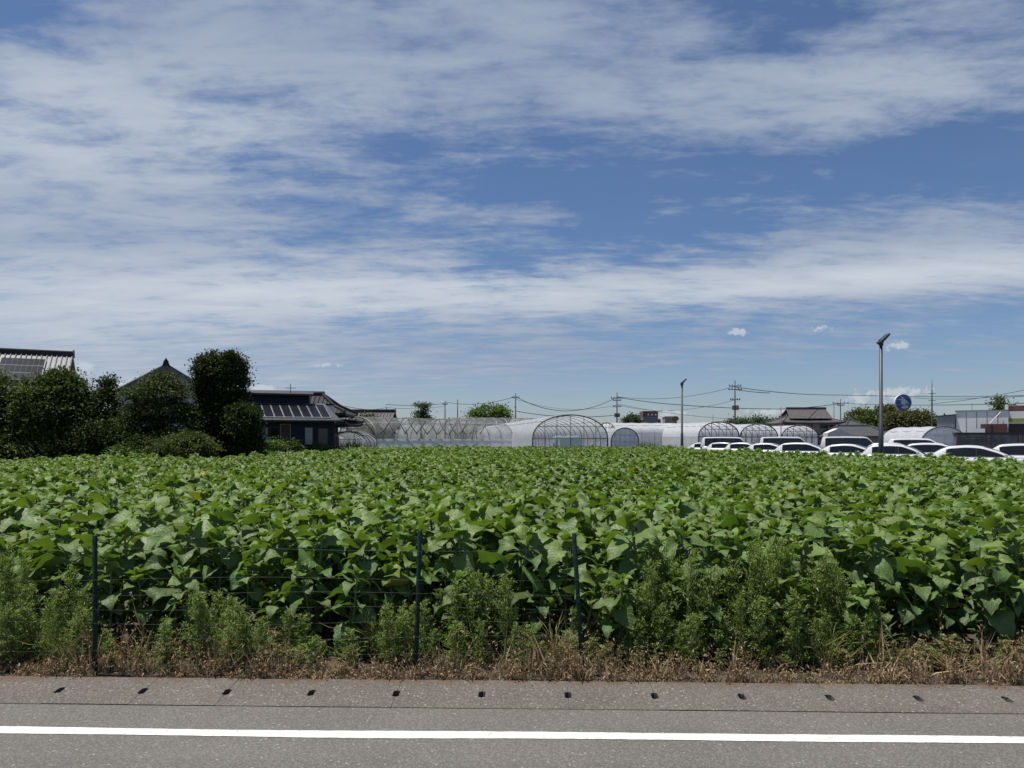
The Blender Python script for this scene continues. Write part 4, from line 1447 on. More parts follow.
def hip_roof(m_, x0, x1, y0, y1, ze, zr, inset, up=0.25, rows=18):
    """Japanese hip roof with a slight upward sweep at the corners"""
    ym = (y0 + y1) / 2
    N = 9
    def ring(k):      # k 0 eave .. 1 ridge with concave sag
        q = k
        sag = -0.10 * math.sin(math.pi * q) * (zr - ze)
        return q, sag
    cols = []
    rr_ = [0, .2, .4, .6, .8, 1.0]
    for q in rr_:
        _, sag = ring(q)
        a0, a1 = x0 + inset * q, x1 - inset * q
        b0, b1 = y0 + (ym - y0) * q, y1 - (y1 - ym) * q
        z = ze + (zr - ze) * q + sag
        loop = []
        for (pa, pb) in (((a0, b0), (a1, b0)), ((a1, b0), (a1, b1)), ((a1, b1), (a0, b1)), ((a0, b1), (a0, b0))):
            for i in range(N):
                u = i / N
                lift = up * (1 - q) * abs(2 * u - 1) ** 3
                loop.append((pa[0] + (pb[0] - pa[0]) * u, pa[1] + (pb[1] - pa[1]) * u, z + lift))
        cols.append(loop)
    n_ = len(cols[0])
    vs_ = [p for c in cols for p in c]
    m_.add(vs_, [(k * n_ + i, k * n_ + (i + 1) % n_, (k + 1) * n_ + (i + 1) % n_, (k + 1) * n_ + i) for k in range(len(cols) - 1) for i in range(n_)])
    low = [(p[0], p[1], p[2] - 0.22) for p in cols[0]]
    m_.add(list(cols[0]) + low, [(i, n_ + i, n_ + (i + 1) % n_, (i + 1) % n_) for i in range(n_)] + [tuple(range(n_, 2 * n_))])
    for (cx, cy, ex) in ((x0, y0, x0 + inset), (x1, y0, x1 - inset), (x1, y1, x1 - inset), (x0, y1, x0 + inset)):
        m_.tube([(cx, cy, ze + up + 0.08), ((cx + ex) / 2, (cy + ym) / 2, (ze + zr) / 2 - 0.08 * (zr - ze) + 0.1), (ex, ym, zr + 0.1)], 0.11, 6)
    m_.tube([(x0 + inset - 0.2, ym, zr + 0.12), (x1 - inset + 0.2, ym, zr + 0.12)], 0.16, 7)
    # tile courses on the front and back slopes
    for i in range(1, rows):
        u = i / rows
        xx = x0 + (x1 - x0) * u
        q = min(1.0, (xx - x0) / max(inset, .01), (x1 - xx) / max(inset, .01))
        pts = []
        for k in range(5):
            w = q * k / 4
            pts.append((xx, y0 + (ym - y0) * w, ze + (zr - ze) * w - 0.10 * math.sin(math.pi * w) * (zr - ze) + 0.03 + up * (1 - w) * abs(2 * u - 1) ** 3))
        if q > 0.05: m_.tube(pts, 0.05, 4)


# dark traditional house behind the navy house
D4 = 60.0
x0, x1 = gx(262, D4), gx(345, D4)
h4 = thing('farmhouse', (x0, D4, 0), 0, 'traditional house with sweeping black tiled roof rising behind the navy house', 'house')
m = MB(); m.box(0.9, x1 - x0 - 1.6, 0.9, 4.2, -0.05, 3.5); m.build('wall', M_WOOD, h4)
m = MB(); hip_roof(m, 0, x1 - x0, 0, 5.0, gz(414, D4), gz(395.5, D4 + 4), 2.6, 0.15); m.build('roof', M_TILE_D, h4, False)
m = MB(); hip_roof(m, 0.5, x1 - x0 + 0.35, -1.2, 5.6, gz(424, D4), gz(415, D4), 3.0, 0.25); m.build('lower_roof', M_TILE_D, h4, False)
D4b = 78.0
x0, x1 = gx(346, D4b), gx(385, D4b)
h4b, _ = gable_house('low house with a plain grey roof between the black roof and the hoop greenhouse', (x0, D4b, 0), 0, x1 - x0, 7.0, gz(426, D4b), gz(412, D4b + 3), 0.5, M_WOOD, M_TILE_B, rows=14)

# two-tier farmhouse on the right
D5 = 138.0
def g5(x): return gx(x, D5)
xo = g5(783)
h5 = thing('farmhouse', (xo, D5, 0), 0, 'two storey farmhouse with brown grey tiled roofs behind the right greenhouses', 'house')
wL = g5(846) - xo
m = MB(); m.box(0.8, wL - 0.6, 1.0, 8.5, -0.05, gz(421, D5)); m.build('wall', M_WALLT, h5)
m = MB(); hip_roof(m, 0, wL, 0, 9.5, gz(422.5, D5), gz(414.8, D5), 2.6, 0.2, rows=30)
rf5 = m.build('roof', M_TILE_B, h5)
m = MB()
ra, rb = g5(796) - xo, g5(836) - xo
zr5, ze5 = gz(409, D5 + 4.7), gz(418.5, D5 + 2)
roof_tiles(m, (ra - 0.6, 1.6, ze5), (rb, 1.6, ze5), (rb, 4.75, zr5), (ra, 4.75, zr5), 20)
roof_tiles(m, (rb, 7.9, ze5), (ra - 0.6, 7.9, ze5), (ra, 4.75, zr5), (rb, 4.75, zr5), 20)
m.box(ra - 0.1, rb + 0.15, 4.55, 4.95, zr5 - 0.1, zr5 + 0.35)
m.build('upper_roof', M_TILE_B, h5)
m = MB(); m.prism([(1.75, ze5), (7.75, ze5), (4.75, zr5 - 0.2)], 'x', ra + 0.3, rb - 0.3); m.build('gable_wall', M_WOOD, h5)
m = MB()
for (a, b) in ((g5(786), g5(797)), (g5(803), g5(815)), (g5(822), g5(830)), (g5(832), g5(842))):
    m.box(a - xo, b - xo, 0.9, 0.99, gz(428, D5), gz(423.5, D5))
m.build('window', M_GLASS, h5)
lx0, lx1 = g5(818) - xo, g5(880) - xo
m = MB(); hip_roof(m, lx0, lx1, -6.5, 3.5, gz(436, D5 - 6), gz(426, D5 - 2), 3.0, 0.15, rows=26); m.build('lower_roof', M_TILE, h5)
m = MB(); m.box(lx0 + 0.8, lx1 - 0.8, -5.6, 0.9, -0.05, gz(436.5, D5 - 6)); m.build('lower_wall', M_WALLT, h5)
ax0, ax1 = g5(845) - xo, g5(882) - xo
m = MB(); hip_roof(m, ax0, ax1, 1.0, 10.0, gz(429, D5), gz(420, D5 + 4), 3.4, 0.15, rows=18); m.build('wing_roof', M_TILE, h5)
m = MB(); m.box(ax0 + 0.9, ax1 - 0.9, 2.0, 9.0, -0.05, gz(429.5, D5)); m.build('wing_wall', M_WOOD, h5)
m = MB()
bx = [g5(808) - xo, g5(834) - xo]
m.prism([(bx[0], -0.05), (bx[1], -0.05), (bx[1], gz(436, D5 - 8)), ((bx[0] + bx[1]) / 2 - 0.6, gz(428.5, D5 - 8)), (bx[0], gz(433, D5 - 8))], 'y', -8.6, -6.7)
m.build('storehouse_wall', M_WALLW, h5)

# brown multi-storey block with three light openings, far off
D6 = 230.0
x0, x1 = gx(643, D6), gx(658, D6)
h6 = thing('office_block', (x0, D6, 0), 0, 'far reddish brown block with three pale openings under its roof line', 'building')
z0, z1 = gz(421, D6), gz(411, D6)
m = MB(); m.box(0, x1 - x0, 0, 6, -0.05, gz(416.5, D6)); m.build('lower_wall', M_SHEDG, h6)
m = MB(); m.box(-0.05, x1 - x0 + 0.05, -0.05, 6.05, gz(416.5, D6) + 0.003, z1); m.build('upper_wall', M_BRICK, h6)
for k in range(3):
    m = MB()
    xx = (x1 - x0) * (0.30 + 0.24 * k)
    m.box(xx, xx + 0.55, -0.09, -0.053, gz(415.6, D6), gz(413.8, D6))
    m.build('window', M_WHITE, h6)
m = MB(); m.box(x1 - x0 + 0.06, x1 - x0 + 1.0, 0.5, 4, -0.05, gz(419, D6)); m.build('annex', M_SHEDG, h6)
D6b = 225.0
x0, x1 = gx(665, D6b), gx(677, D6b)
hb = thing('small_building', (x0, D6b, 0), 0, 'far pale tan flat roofed building right of the reddish brown block', 'building')
m = MB(); m.box(0, x1 - x0, 0, 4, -0.05, gz(417, D6b)); m.build('wall', M_WALLT, hb)
m = MB(); m.box(-0.15, x1 - x0 + 0.15, -0.15, 4.15, gz(417, D6b), gz(416.2, D6b)); m.build('roof', M_PANEL, hb)
# amber oval roadside sign
sg = thing('roadside_sign', (gx(675.2, 215), 215, 0), 0, 'far amber oval sign on a post beside the tan building', 'sign')
m = MB(); zc = gz(418.6, 215); m.tube([(0, 0.1, -0.1), (0, 0.1, zc)], 0.12, 6); m.build('post', M_UTIL, sg)
m = MB(); m.prism([(1.1 * math.cos(a), zc + 0.72 * math.sin(a)) for a in [k / 20 * 6.2832 for k in range(20)]], 'y', -0.2, 0.0); m.build('sign_panel', M_ORANGE, sg)

# right-hand commercial buildings
DB = 62.0
hB = thing('warehouse', (gx(956, DB), DB, 0), R(-34), 'off white flat roofed warehouse with a grey ribbed side behind the concrete wall', 'warehouse')
WB = 3.75
def bx_(px_): return (px_ - 956) / 48.0 * WB
m = MB(); m.box(0, WB, 0, 9, -0.05, gz(411.5, DB)); m.build('wall', M_PANEL, hB)
m = MB(); m.box(-0.08, WB + 0.05, -0.08, 9.1, gz(411.5, DB) + 0.002, gz(410.6, DB)); m.build('roof', M_SHEDG, hB)
m = MB()
for k in range(1, 5):
    m.box(WB * k / 5 - 0.02, WB * k / 5 + 0.02, -0.02, -0.003, 0.5, gz(412.5, DB))
m.build('panel_seams', M_SHEDG, hB)
sx0 = bx_(938)
m = MB()
m.prism([(sx0, -0.05), (-0.28, -0.05), (-0.03, gz(415.2, DB)), (sx0, gz(416.5, DB))], 'y', -0.3, 6)
sd = m.build('side_shed', M_SHEDG, hB)
m = MB()
xx = sx0 + 0.12
while xx < -0.32:
    m.box(xx, xx + 0.06, -0.33, -0.303, 0.2, gz(417.5, DB))
    xx += 0.2
m.build('cladding_ribs', M_SHEDG, sd)
m = MB(); m.slab((sx0 - 0.1, -0.4, gz(415.6, DB)), (-0.01, -0.4, gz(414.2, DB)), (-0.01, 6.1, gz(414.2, DB)), (sx0 - 0.1, 6.1, gz(415.6, DB)), 0.08); m.build('shed_roof', M_TILE_D, sd)
m = MB(); m.box(bx_(979), bx_(1003), -0.5, -0.03, 0.5, gz(424.5, DB)); m.build('store_front', M_RUST, hB)
m = MB(); m.box(bx_(974), bx_(983), -0.9, -0.55, 1.5, gz(429, DB)); m.build('vending_cabinet', M_WHITE, hB)
m = MB(); m.tube([(bx_(987), -0.6, gz(424, DB)), (bx_(997), -0.12, gz(413, DB))], 0.045, 5); m.build('awning_stay', M_WHITE, hB)
DC = 61.0
hC = thing('shop_building', (gx(1004.8, DC), DC, 0), R(-34), 'shop with a brown top and lime green stripe at the right edge', 'shop')
m = MB(); m.box(0.05, 14, 0, 8, -0.05, gz(424, DC)); m.build('lower_wall', M_WOOD, hC)
m = MB(); m.box(0.03, 14, -0.25, 8, gz(424, DC) + 0.003, gz(411.5, DC)); m.build('fascia', M_PANEL, hC)
m = MB(); m.box(0.03, 14, -0.30, -0.253, gz(422, DC), gz(418.5, DC)); m.build('stripe', M_STRIPE, hC)
m = MB(); m.box(0.2, 14, 0.5, 7, gz(411.5, DC) + 0.003, gz(406.5, DC)); m.box(0.1, 14.1, 0.3, 7.2, gz(406.5, DC) + 0.002, gz(405.6, DC)); m.build('roof', M_BRICK, hC)
m = MB(); m.box(0.0, 0.25, 0.1, 0.35, gz(411.5, DC), gz(404.5, DC)); m.build('chimney', M_PANEL, hC)

# concrete wall in front of them
DW = 46.0
x0, x1 = gx(955.5, DW), gx(1024, DW) + 9
wl = thing('concrete_wall', (x0, DW, LOT_Z), R(-2), 'dark stained concrete block wall behind the parked cars on the right', 'wall')
zt_ = gz(432.5, DW) - LOT_Z
m = MB(); m.box(0, x1 - x0, 0, 0.2, -0.05, zt_ - 0.12); m.build('wall_panel', M_CONC, wl)
m = MB(); m.box(-0.05, x1 - x0 + 0.05, -0.06, 0.26, zt_ - 0.12 + 0.002, zt_); m.build('coping', M_CONCD, wl)
m = MB()
xx = 0.0
while xx < x1 - x0:
    m.box(xx, xx + 0.16, -0.10, -0.003, -0.05, zt_ - 0.14)
    xx += 2.0
m.build('buttress', M_CONC, wl)

# ------------------------------------------------------------------ right-hand and far trees
px_tree('roadside_tree', 'broad dark green tree directly behind the taller lamp post', 'tree', 166,
        [(872, 908, 410, 434), (876, 896, 406, 425), (858, 890, 415, 436)], 420, 30, 0.6, 'olive', 5, 0.2, 80)
px_tree('roadside_tree', 'flat topped bronze green tree below the round blue sign', 'tree', 145,
        [(892, 936, 413, 438), (904, 932, 412, 425), (886, 912, 412, 436)], 420, 30, 0.52, 'brown', 4, 0.2, 81)
px_tree('roadside_tree', 'low olive tree left of the round blue sign, above the farmhouse wing', 'tree', 172,
        [(846, 872, 409, 430), (856, 880, 412, 432)], 180, 26, 0.5, 'olive', 5, 0.2, 82)
px_tree('far_tree', 'far rounded tree standing left of the reddish brown block', 'tree', 215,
        [(622, 641, 416, 428), (627, 637, 414.5, 424)], 120, 24, 0.55, 'far', 4, 0.2, 83)
px_tree('far_tree', 'far wide green tree above the hoop greenhouses', 'tree', 140,
        [(472, 508, 405.5, 424), (468, 485, 410, 424), (490, 510, 408, 424)], 220, 26, 0.45, 'light', 5, 0.2, 84)
px_tree('cloud_pruned_pine', 'far cloud pruned pine standing alone above the hoop greenhouse', 'tree', 120,
        [(415, 428, 403, 408.5), (419, 427, 409, 414), (413, 424, 411, 417), (411, 431, 415, 424)], 130, 24, 0.3, 'pine', 5.5, 0.16, 85, flat=0.5)
for i, (x0, x1, y0) in enumerate([(727, 748, 418.5), (744, 768, 417), (764, 780, 419.5)]):
    px_tree('far_tree', ['far tree just left of the tall utility pole, low over the white greenhouses', 'far tree right of the tall utility pole, low over the white greenhouses',
            'far tree beside the thin pole left of the tiled farmhouse'][i], 'tree', 235,
            [(x0, x1, y0, 432)], 80, 24, 0.7, 'far', 4, 0.2, 86 + i)
px_tree('roadside_tree', 'scrubby tree tangled in the wires over the warehouse roof', 'tree', 96,
        [(992, 1003, 398, 412), (996, 1010, 404, 414)], 70, 18, 0.3, 'olive', 6, 0.12, 91)
px_tree('garden_shrub', 'small shrub on the roof line of the low grey roofed house', 'shrub', 76,
        [(363, 376, 416.5, 430)], 60, 24, 0.3, 'olive', 2.5, 0.08, 92)

# ------------------------------------------------------------------ poles, lamps, wires


def lamp_post(x, ytop, d, label, sc=1.0):
    t_ = thing('lamp_post', (gx(x, d), d, LOT_Z), 0, label, 'lamp post', 'car park lamp posts')
    h = gz(ytop, d) - LOT_Z
    m_ = MB()
    m_.tube([(0, 0, -0.05), (0, 0, h * 0.34), (0, 0, h * 0.345), (0, 0, h - 0.45)], [0.115, 0.115, 0.085, 0.072], 10)
    m_.build('pole', M_POLE, t_, True)
    m_ = MB(); m_.box(-0.2, 0.2, -0.2, 0.2, -0.04, 0.02); m_.build('base_plate', M_POLE, t_)
    m_ = MB()
    m_.tube([(0, 0, h - 0.5), (0, 0, h - 0.35)], 0.11, 8)
    m_.box(-0.10, 0.12, -0.03, 0.03, h - 0.36, h - 0.22)
    m_.build('bracket', M_POLE, t_)
    m_ = MB()
    a, b = Vector((-0.10, 0, h - 0.40)), Vector((0.34, 0, h + 0.04))
    dr = (b - a).normalized()
    up = Vector((-dr.z, 0, dr.x)) * 0.10
    m_.add([a + Vector((0, s_ * 0.2, 0)) + up * k for s_ in (-1, 1) for k in (-0.7, 0.7)] + [b + Vector((0, s_ * 0.2, 0)) + up * k for s_ in (-1, 1) for k in (-0.45, 0.5)],
           [(0, 1, 3, 2), (4, 6, 7, 5), (0, 4, 5, 1), (2, 3, 7, 6), (1, 5, 7, 3), (0, 2, 6, 4)])
    hd = m_.build('lamp_head', M_POLE, t_, bevel=0.02)
    m_ = MB()
    q = -up * 0.74
    m_.add([a.lerp(b, u) + Vector((0, s_ * 0.15, 0)) + q.lerp(-up * 0.5, u) for u in (0.12, 0.9) for s_ in (-1, 1)], [(0, 1, 3, 2)])
    m_.build('lens', M_LAMP, hd)


lamp_post(881, 335, 34.0, 'taller nearer lamp post standing among the white parked cars')
lamp_post(682, 379.5, 58.5, 'smaller farther lamp post in front of the long white greenhouse')


def utility_pole(x, ytop, d, arms, label, extra=False, r=0.17):
    t_ = thing('utility_pole', (gx(x, d), d, 0), 0, label, 'utility pole', 'utility poles across the background')
    h = gz(ytop, d)
    m_ = MB(); m_.tube([(0, 0, -0.2), (0, 0, h)], [r, r * 0.7], 8); m_.build('pole', M_UTIL, t_, True)
    for (dz, w) in arms:
        m_ = MB()
        m_.box(-w, w, -0.14, -0.02, h - dz - 0.06, h - dz + 0.06)
        ar = m_.build('cross_arm', M_UTIL, t_)
        m_ = MB()
        for k in (-0.9, -0.45, 0.45, 0.9):
            m_.tube([(k * w, -0.08, h - dz + 0.062), (k * w, -0.08, h - dz + 0.16), (k * w, -0.08, h - dz + 0.3)], [0.05, 0.11, 0.06], 6)
        m_.build('insulator', M_UTIL, ar)
    if extra:
        m_ = MB()
        m_.tube([(0.3, -0.25, h - 5.2), (0.3, -0.25, h - 4.4)], 0.3, 10)
        m_.tube([(-0.3, -0.25, h - 5.2), (-0.3, -0.25, h - 4.4)], 0.3, 10)
        m_.build('transformer', M_UTIL, t_)
    return t_


utility_pole(735, 380.5, 125, [(1.0, 1.1), (1.6, 1.2), (3.4, 0.9)], 'tallest utility pole with three cross arms above the white greenhouses', True)
utility_pole(617, 392.5, 150, [(1.2, 1.3), (1.7, 0.9), (3.0, 0.9)], 'utility pole with wide arms right of the arched greenhouse', True)
utility_pole(515.5, 393.5, 150, [(0.9, 0.8)], 'slim utility pole rising behind the top of the arched greenhouse')
utility_pole(445, 401, 165, [(0.8, 0.6)], 'left of the two small poles above the hoop greenhouse')
utility_pole(457.5, 399.5, 165, [], 'right of the two small poles above the hoop greenhouse, without an arm')
utility_pole(386.5, 407, 130, [(0.8, 1.0)], 'short pole at the right end of the grey roof')
utility_pole(840.5, 399, 165, [(1.0, 1.9), (1.5, 0.8)], 'utility pole with a long cross arm behind the tiled farmhouse')
utility_pole(834, 405, 165, [], 'bare thin pole just left of the farmhouse utility pole', r=0.12)
utility_pole(781, 407, 112, [], 'plain thin pole between the greenhouse and the tiled farmhouse', r=0.09)
utility_pole(997, 393, 100, [(0.9, 1.0), (1.5, 1.1), (2.6, 0.8)], 'cluttered utility pole above the off white warehouse', True, 0.14)
utility_pole(972, 403, 90, [], 'slender pole standing on the left of the cluttered pole at the warehouse', r=0.05)
utility_pole(713, 414, 190, [], 'tiny far pole just right of the smaller lamp post', r=0.10)
t = thing('radio_mast', (gx(932, 118), 118, 0), 0, 'thin radio mast rising between the blue sign and the warehouse', 'radio mast')
h = gz(379, 118)
m = MB(); m.tube([(0, 0, -0.1), (0, 0, h * 0.5), (0, 0, h * 0.82), (0, 0, h)], [0.16, 0.12, 0.08, 0.02], 6); m.build('mast', M_UTIL, t)
m = MB()
for dz in (0.0, -1.2):
    m.box(-0.6, 0.6, -0.05, 0.05, h * 0.8 + dz - 0.04, h * 0.8 + dz + 0.04)
m.build('antenna', M_UTIL, t)


def cable(pts, sag, r, label):
    """pts: (x, y, depth) picture positions of the supports"""
    m_ = MB()
    P3 = [at(*p) for p in pts]
    out = []
    for a, b in zip(P3[:-1], P3[1:]):
        for i in range(13):
            u = i / 12
            p = a.lerp(b, u)
            p.z -= sag * 4 * u * (1 - u)
            out.append(p)
    org = P3[0].copy()
    m_.tube([p - org for p in out], r, 4, cap=False)
    o = m_.build('power_cable', M_CABLE, None, True)
    o.location = org
    tag(o, label, 'power cable', 'overhead cables across the background')


cable([(386, 404.5, 130), (445, 403.5, 165)], 0.3, 0.05, 'upper overhead cable from the grey roof to the two small poles')
cable([(345, 406, 90), (386, 407.5, 130), (445, 406, 165)], 0.4, 0.035, 'lower overhead cable from the grey roof to the two small poles')
cable([(445, 402, 165), (515.5, 396.5, 150)], 1.0, 0.05, 'overhead cable from the two small poles to the slim pole')
cable([(515.5, 396.5, 150), (617, 397, 150)], 3.0, 0.06, 'sagging upper cable from the slim pole to the wide armed pole')
cable([(515.5, 411, 150), (617, 415, 150)], 0.8, 0.06, 'low cable passing behind the arched greenhouse roof')
cable([(617, 396.5, 150), (735, 386.5, 125)], 1.2, 0.04, 'upper cable from the wide armed pole to the tallest pole')
cable([(617, 397, 150), (682, 405, 140), (780, 409, 150), (840.5, 403.5, 165)], 0.2, 0.07, 'thick low cable running behind both lamp posts to the farmhouse pole')
cable([(617, 404, 150), (735, 419, 150)], 0.5, 0.04, 'lowest cable between the wide armed pole and the greenhouses')
cable([(735, 387, 125), (840, 395, 150), (1060, 394.5, 170)], 0.4, 0.06, 'upper cable from the tallest pole away past the blue sign')
cable([(735, 389.5, 125), (770, 393, 130)], 0.1, 0.06, 'short cable end beside the top of the tallest pole')
cable([(840.5, 403, 165), (997, 404, 100), (1070, 396, 80)], 0.3, 0.05, 'cable from the farmhouse pole to the cluttered pole')
cable([(900, 396.5, 150), (997, 397, 100), (1080, 385, 80)], 0.4, 0.04, 'upper cable over the warehouse to the cluttered pole')
cable([(930, 404, 120), (1090, 375, 90)], 0.5, 0.035, 'steep cable rising to the right above the warehouse')
cable([(735, 400, 125), (617, 405, 150), (515.5, 399, 150)], 1.5, 0.03, 'thin telephone line between the tallest pole and the slim pole')

# round blue shop sign on a pylon
DS = 150.0
sgx = gx(903.3, DS)
sg = thing('pylon_sign', (sgx, DS, 0), 0, 'round blue pylon sign with a white emblem above the trees', 'sign')
zc, rad = gz(402.6, DS), 1.78
m = MB()
m.prism([(rad * math.cos(a), zc + rad * math.sin(a)) for a in [k / 40 * 6.28319 for k in range(40)]], 'y', 0.0, 0.5)
m.build('sign_rim', M_WHITE, sg)
m = MB()
m.prism([(0.08 + rad * 0.93 * math.cos(a), zc + rad * 0.95 * math.sin(a)) for a in [k / 40 * 6.28319 for k in range(40)]], 'y', -0.05, -0.003)
m.build('sign_face', M_BLUE, sg)
m = MB()
def disc(cx, cz, rx, rz_, rot=0.0, y=-0.09):
    pl = []
    for k in range(20):
        a = k / 20 * 6.28319
        px_, pz_ = rx * math.cos(a), rz_ * math.sin(a)
        pl.append((cx + px_ * math.cos(rot) - pz_ * math.sin(rot), zc + cz + px_ * math.sin(rot) + pz_ * math.cos(rot)))
    m.prism(pl, 'y', y, -0.053)
disc(0.05, 0.10, 0.62, 0.55)
disc(0.30, -0.95, 0.75, 0.34, 0.1, -0.088)
disc(-0.62, 0.66, 0.55, 0.14, 0.1, -0.087)
disc(-0.20, 0.98, 0.60, 0.15, -0.7, -0.086)
disc(0.62, 0.25, 0.75, 0.13, -0.8, -0.085)
m.build('emblem', M_WHITE, sg)
m = MB(); m.tube([(0, 0.25, -0.2), (0, 0.25, zc - rad + 0.1)], 0.22, 8); m.build('pylon', M_UTIL, sg)

# ------------------------------------------------------------------ cars


def smooth_interp(x, xs_, ys_):
    return float(np.interp(x, xs_, ys_))


def make_car(label, cat, loc, rz, L, W, H, belt, hood, x_c, paint, name='parked_car', group='cars in the car park', van=False):
    """x from rear (0) to nose (L). x_c = (rear glass base, roof rear, roof front, windscreen base)"""
    t_ = thing(name, loc, rz, label, cat, group)
    w2 = W / 2
    cx = L / 2
    xs_ = list(np.linspace(0, L, 25))
    def zb(x):
        return smooth_interp(x, [0, 0.12, 0.3, x_c[3] - 0.05, x_c[3] + 0.05, L - 0.35, L - 0.08, L], [belt * .72, belt * .95, belt, belt * .985, belt * .97, hood, hood * .86, hood * .66])
    def ww(x):
        return w2 * smooth_interp(x, [0, 0.15, 0.6, L - 0.9, L - 0.25, L], [0.86, 0.95, 1.0, 1.0, 0.92, 0.72])
    def zr(x):
        return smooth_interp(x, [x_c[0], x_c[0] + (x_c[1] - x_c[0]) * .55, x_c[1], x_c[1] + 0.5, (x_c[1] + x_c[2]) / 2, x_c[2] - 0.25, x_c[2], x_c[2] + (x_c[3] - x_c[2]) * .5, x_c[3]],
                             [belt, belt + (H - belt) * .62, H * .965, H * .992, H, H * .992, H * .968, belt + (H - belt) * .55, belt * .985])
    m_ = MB()
    sec = []
    for x in xs_:
        w, b = ww(x), zb(x)
        half = [(w * 0.90, 0.22), (w * 0.985, 0.36), (w, 0.55), (w * 0.99, b * 0.86), (w * 0.94, b * 0.97), (w * 0.86, b), (0, b + 0.015)]
        pts = [(x - cx, y, z) for y, z in half] + [(x - cx, -y, z) for y, z in reversed(half[:-1])]
        sec.append(pts)
    n_ = len(sec[0])
    vs_ = [p for s_ in sec for p in s_]
    fs_ = [(i * n_ + j, i * n_ + (j + 1) % n_, (i + 1) * n_ + (j + 1) % n_, (i + 1) * n_ + j) for i in range(len(sec) - 1) for j in range(n_)]
    fs_ += [tuple(range(n_)), tuple((len(sec) - 1) * n_ + j for j in range(n_ - 1, -1, -1))]
    m_.add(vs_, fs_)
    xc_ = list(np.linspace(x_c[0], x_c[3], 21))
    wb = w2 * 0.90
    def side(x):
        h = max(0.0, (zr(x) - belt) / (H - belt))
        return wb + (w2 * (0.84 if van else 0.70) - wb) * h
    sec = []
    for x in xc_:
        wt_, z = side(x), zr(x)
        half = [(wb, belt - 0.05), (wt_, z - 0.055), (wt_ * 0.93, z - 0.015), (wt_ * 0.7, z), (0, z + 0.012)]
        sec.append([(x - cx, y, zz_) for y, zz_ in half] + [(x - cx, -y, zz_) for y, zz_ in reversed(half[:-1])])
    n_ = len(sec[0])
    vs_ = [p for s_ in sec for p in s_]
    fs_ = [(i * n_ + j, i * n_ + j + 1, (i + 1) * n_ + j + 1, (i + 1) * n_ + j) for i in range(len(sec) - 1) for j in range(n_ - 1)]
    fs_ += [tuple(range(n_)), tuple((len(sec) - 1) * n_ + j for j in range(n_ - 1, -1, -1))]
    m_.add(vs_, fs_)
    m_.build('body', paint, t_, True)
    # side windows, each following the cabin flank
    def flank(x, q, s_):
        lo_, hi_ = Vector((x - cx, wb, belt - 0.05)), Vector((x - cx, side(x), zr(x) - 0.055))
        p = lo_.lerp(hi_, q)
        return Vector((p.x, (p.y + 0.012) * s_, p.z))
    g0, g1 = x_c[0] + (x_c[1] - x_c[0]) * (0.75 if not van else 0.9) + (0.12 if not van else 0.3), x_c[3] - (x_c[3] - x_c[2]) * 0.13
    cuts = [g0, g0 + (g1 - g0) * 0.47, g1] if not van else [g0, g0 + (g1 - g0) * 0.36, g0 + (g1 - g0) * 0.70, g1]
    for s_ in (1, -1):
        for a, b in zip(cuts[:-1], cuts[1:]):
            m_ = MB()
            rows_ = []
            for i in range(9):
                x = a + 0.004 + (b - a - 0.008) * i / 8
                hq = (zr(x) - 0.055) - (belt - 0.05)
                top_q = 1 - 0.045 / max(hq, 0.1)
                bot_q = 0.10 / max(hq, 0.1)
                if top_q < bot_q + 0.03: top_q = bot_q + 0.03
                rows_ += [flank(x, bot_q, s_), flank(x, top_q, s_)]
            m_.add(rows_, [(2 * i, 2 * i + 2, 2 * i + 3, 2 * i + 1) for i in range(8)])
            m_.build('side_window', M_CARGL, t_)
    for nm, a, b in (('windscreen', x_c[2] + 0.02, x_c[3] - 0.06), ('rear_window', x_c[0] + (x_c[1] - x_c[0]) * .12 + 0.02, x_c[1] - 0.04)):
        m_ = MB()
        rows_ = []
        o_ = 0.016
        for i in range(7):
            x = a + (b - a) * i / 6
            y = side(x) * 0.84
            dxo = o_ if nm == 'windscreen' else -o_
            rows_ += [(x - cx + dxo, -y, zr(x) + 0.010), (x - cx + dxo, 0, zr(x) + 0.026), (x - cx + dxo, y, zr(x) + 0.010)]
        m_.add(rows_, [(3 * i + j, 3 * i + j + 1, 3 * i + 4 + j, 3 * i + 3 + j) for i in range(6) for j in (0, 1)])
        m_.build(nm, M_CARGL, t_)
    for x in (0.78, L - 0.85):
        for s_ in (1, -1):
            m_ = MB()
            m_.tube([(x - cx, s_ * (w2 - 0.19), 0.31), (x - cx, s_ * (w2 - 0.17), 0.31), (x - cx, s_ * (w2 + 0.0), 0.31), (x - cx, s_ * (w2 + 0.02), 0.31)], [0.27, 0.31, 0.31, 0.27], 20)
            wh = m_.build('wheel', M_BLACK, t_, False)
            m_ = MB()
            m_.tube([(x - cx, s_ * (w2 + 0.021), 0.31), (x - cx, s_ * (w2 + 0.03), 0.31)], [0.20, 0.17], 16)
            m_.build('rim', M_ALU, wh)
    for s_ in (1, -1):
        m_ = MB()
        m_.add([(L - 0.30 - cx, s_ * ww(L - .3) * 1.01, hood * .80), (L - 0.03 - cx, s_ * ww(L - .03) * 0.85, hood * .72), (L - 0.05 - cx, s_ * ww(L - .05) * .85, hood * .86), (L - 0.32 - cx, s_ * ww(L - .32) * .96, hood * .93)], [(0, 1, 2, 3)])
        m_.build('headlight', M_HEAD, t_)
        m_ = MB()
        m_.box(-cx - 0.012, -cx + 0.14, s_ * w2 * 0.86 - 0.06, s_ * w2 * 0.86 + 0.06, belt * .72, belt * .93)
        m_.build('tail_light', M_RED, t_, bevel=0.015)
        m_ = MB()
        xm = x_c[3] - 0.42 - cx
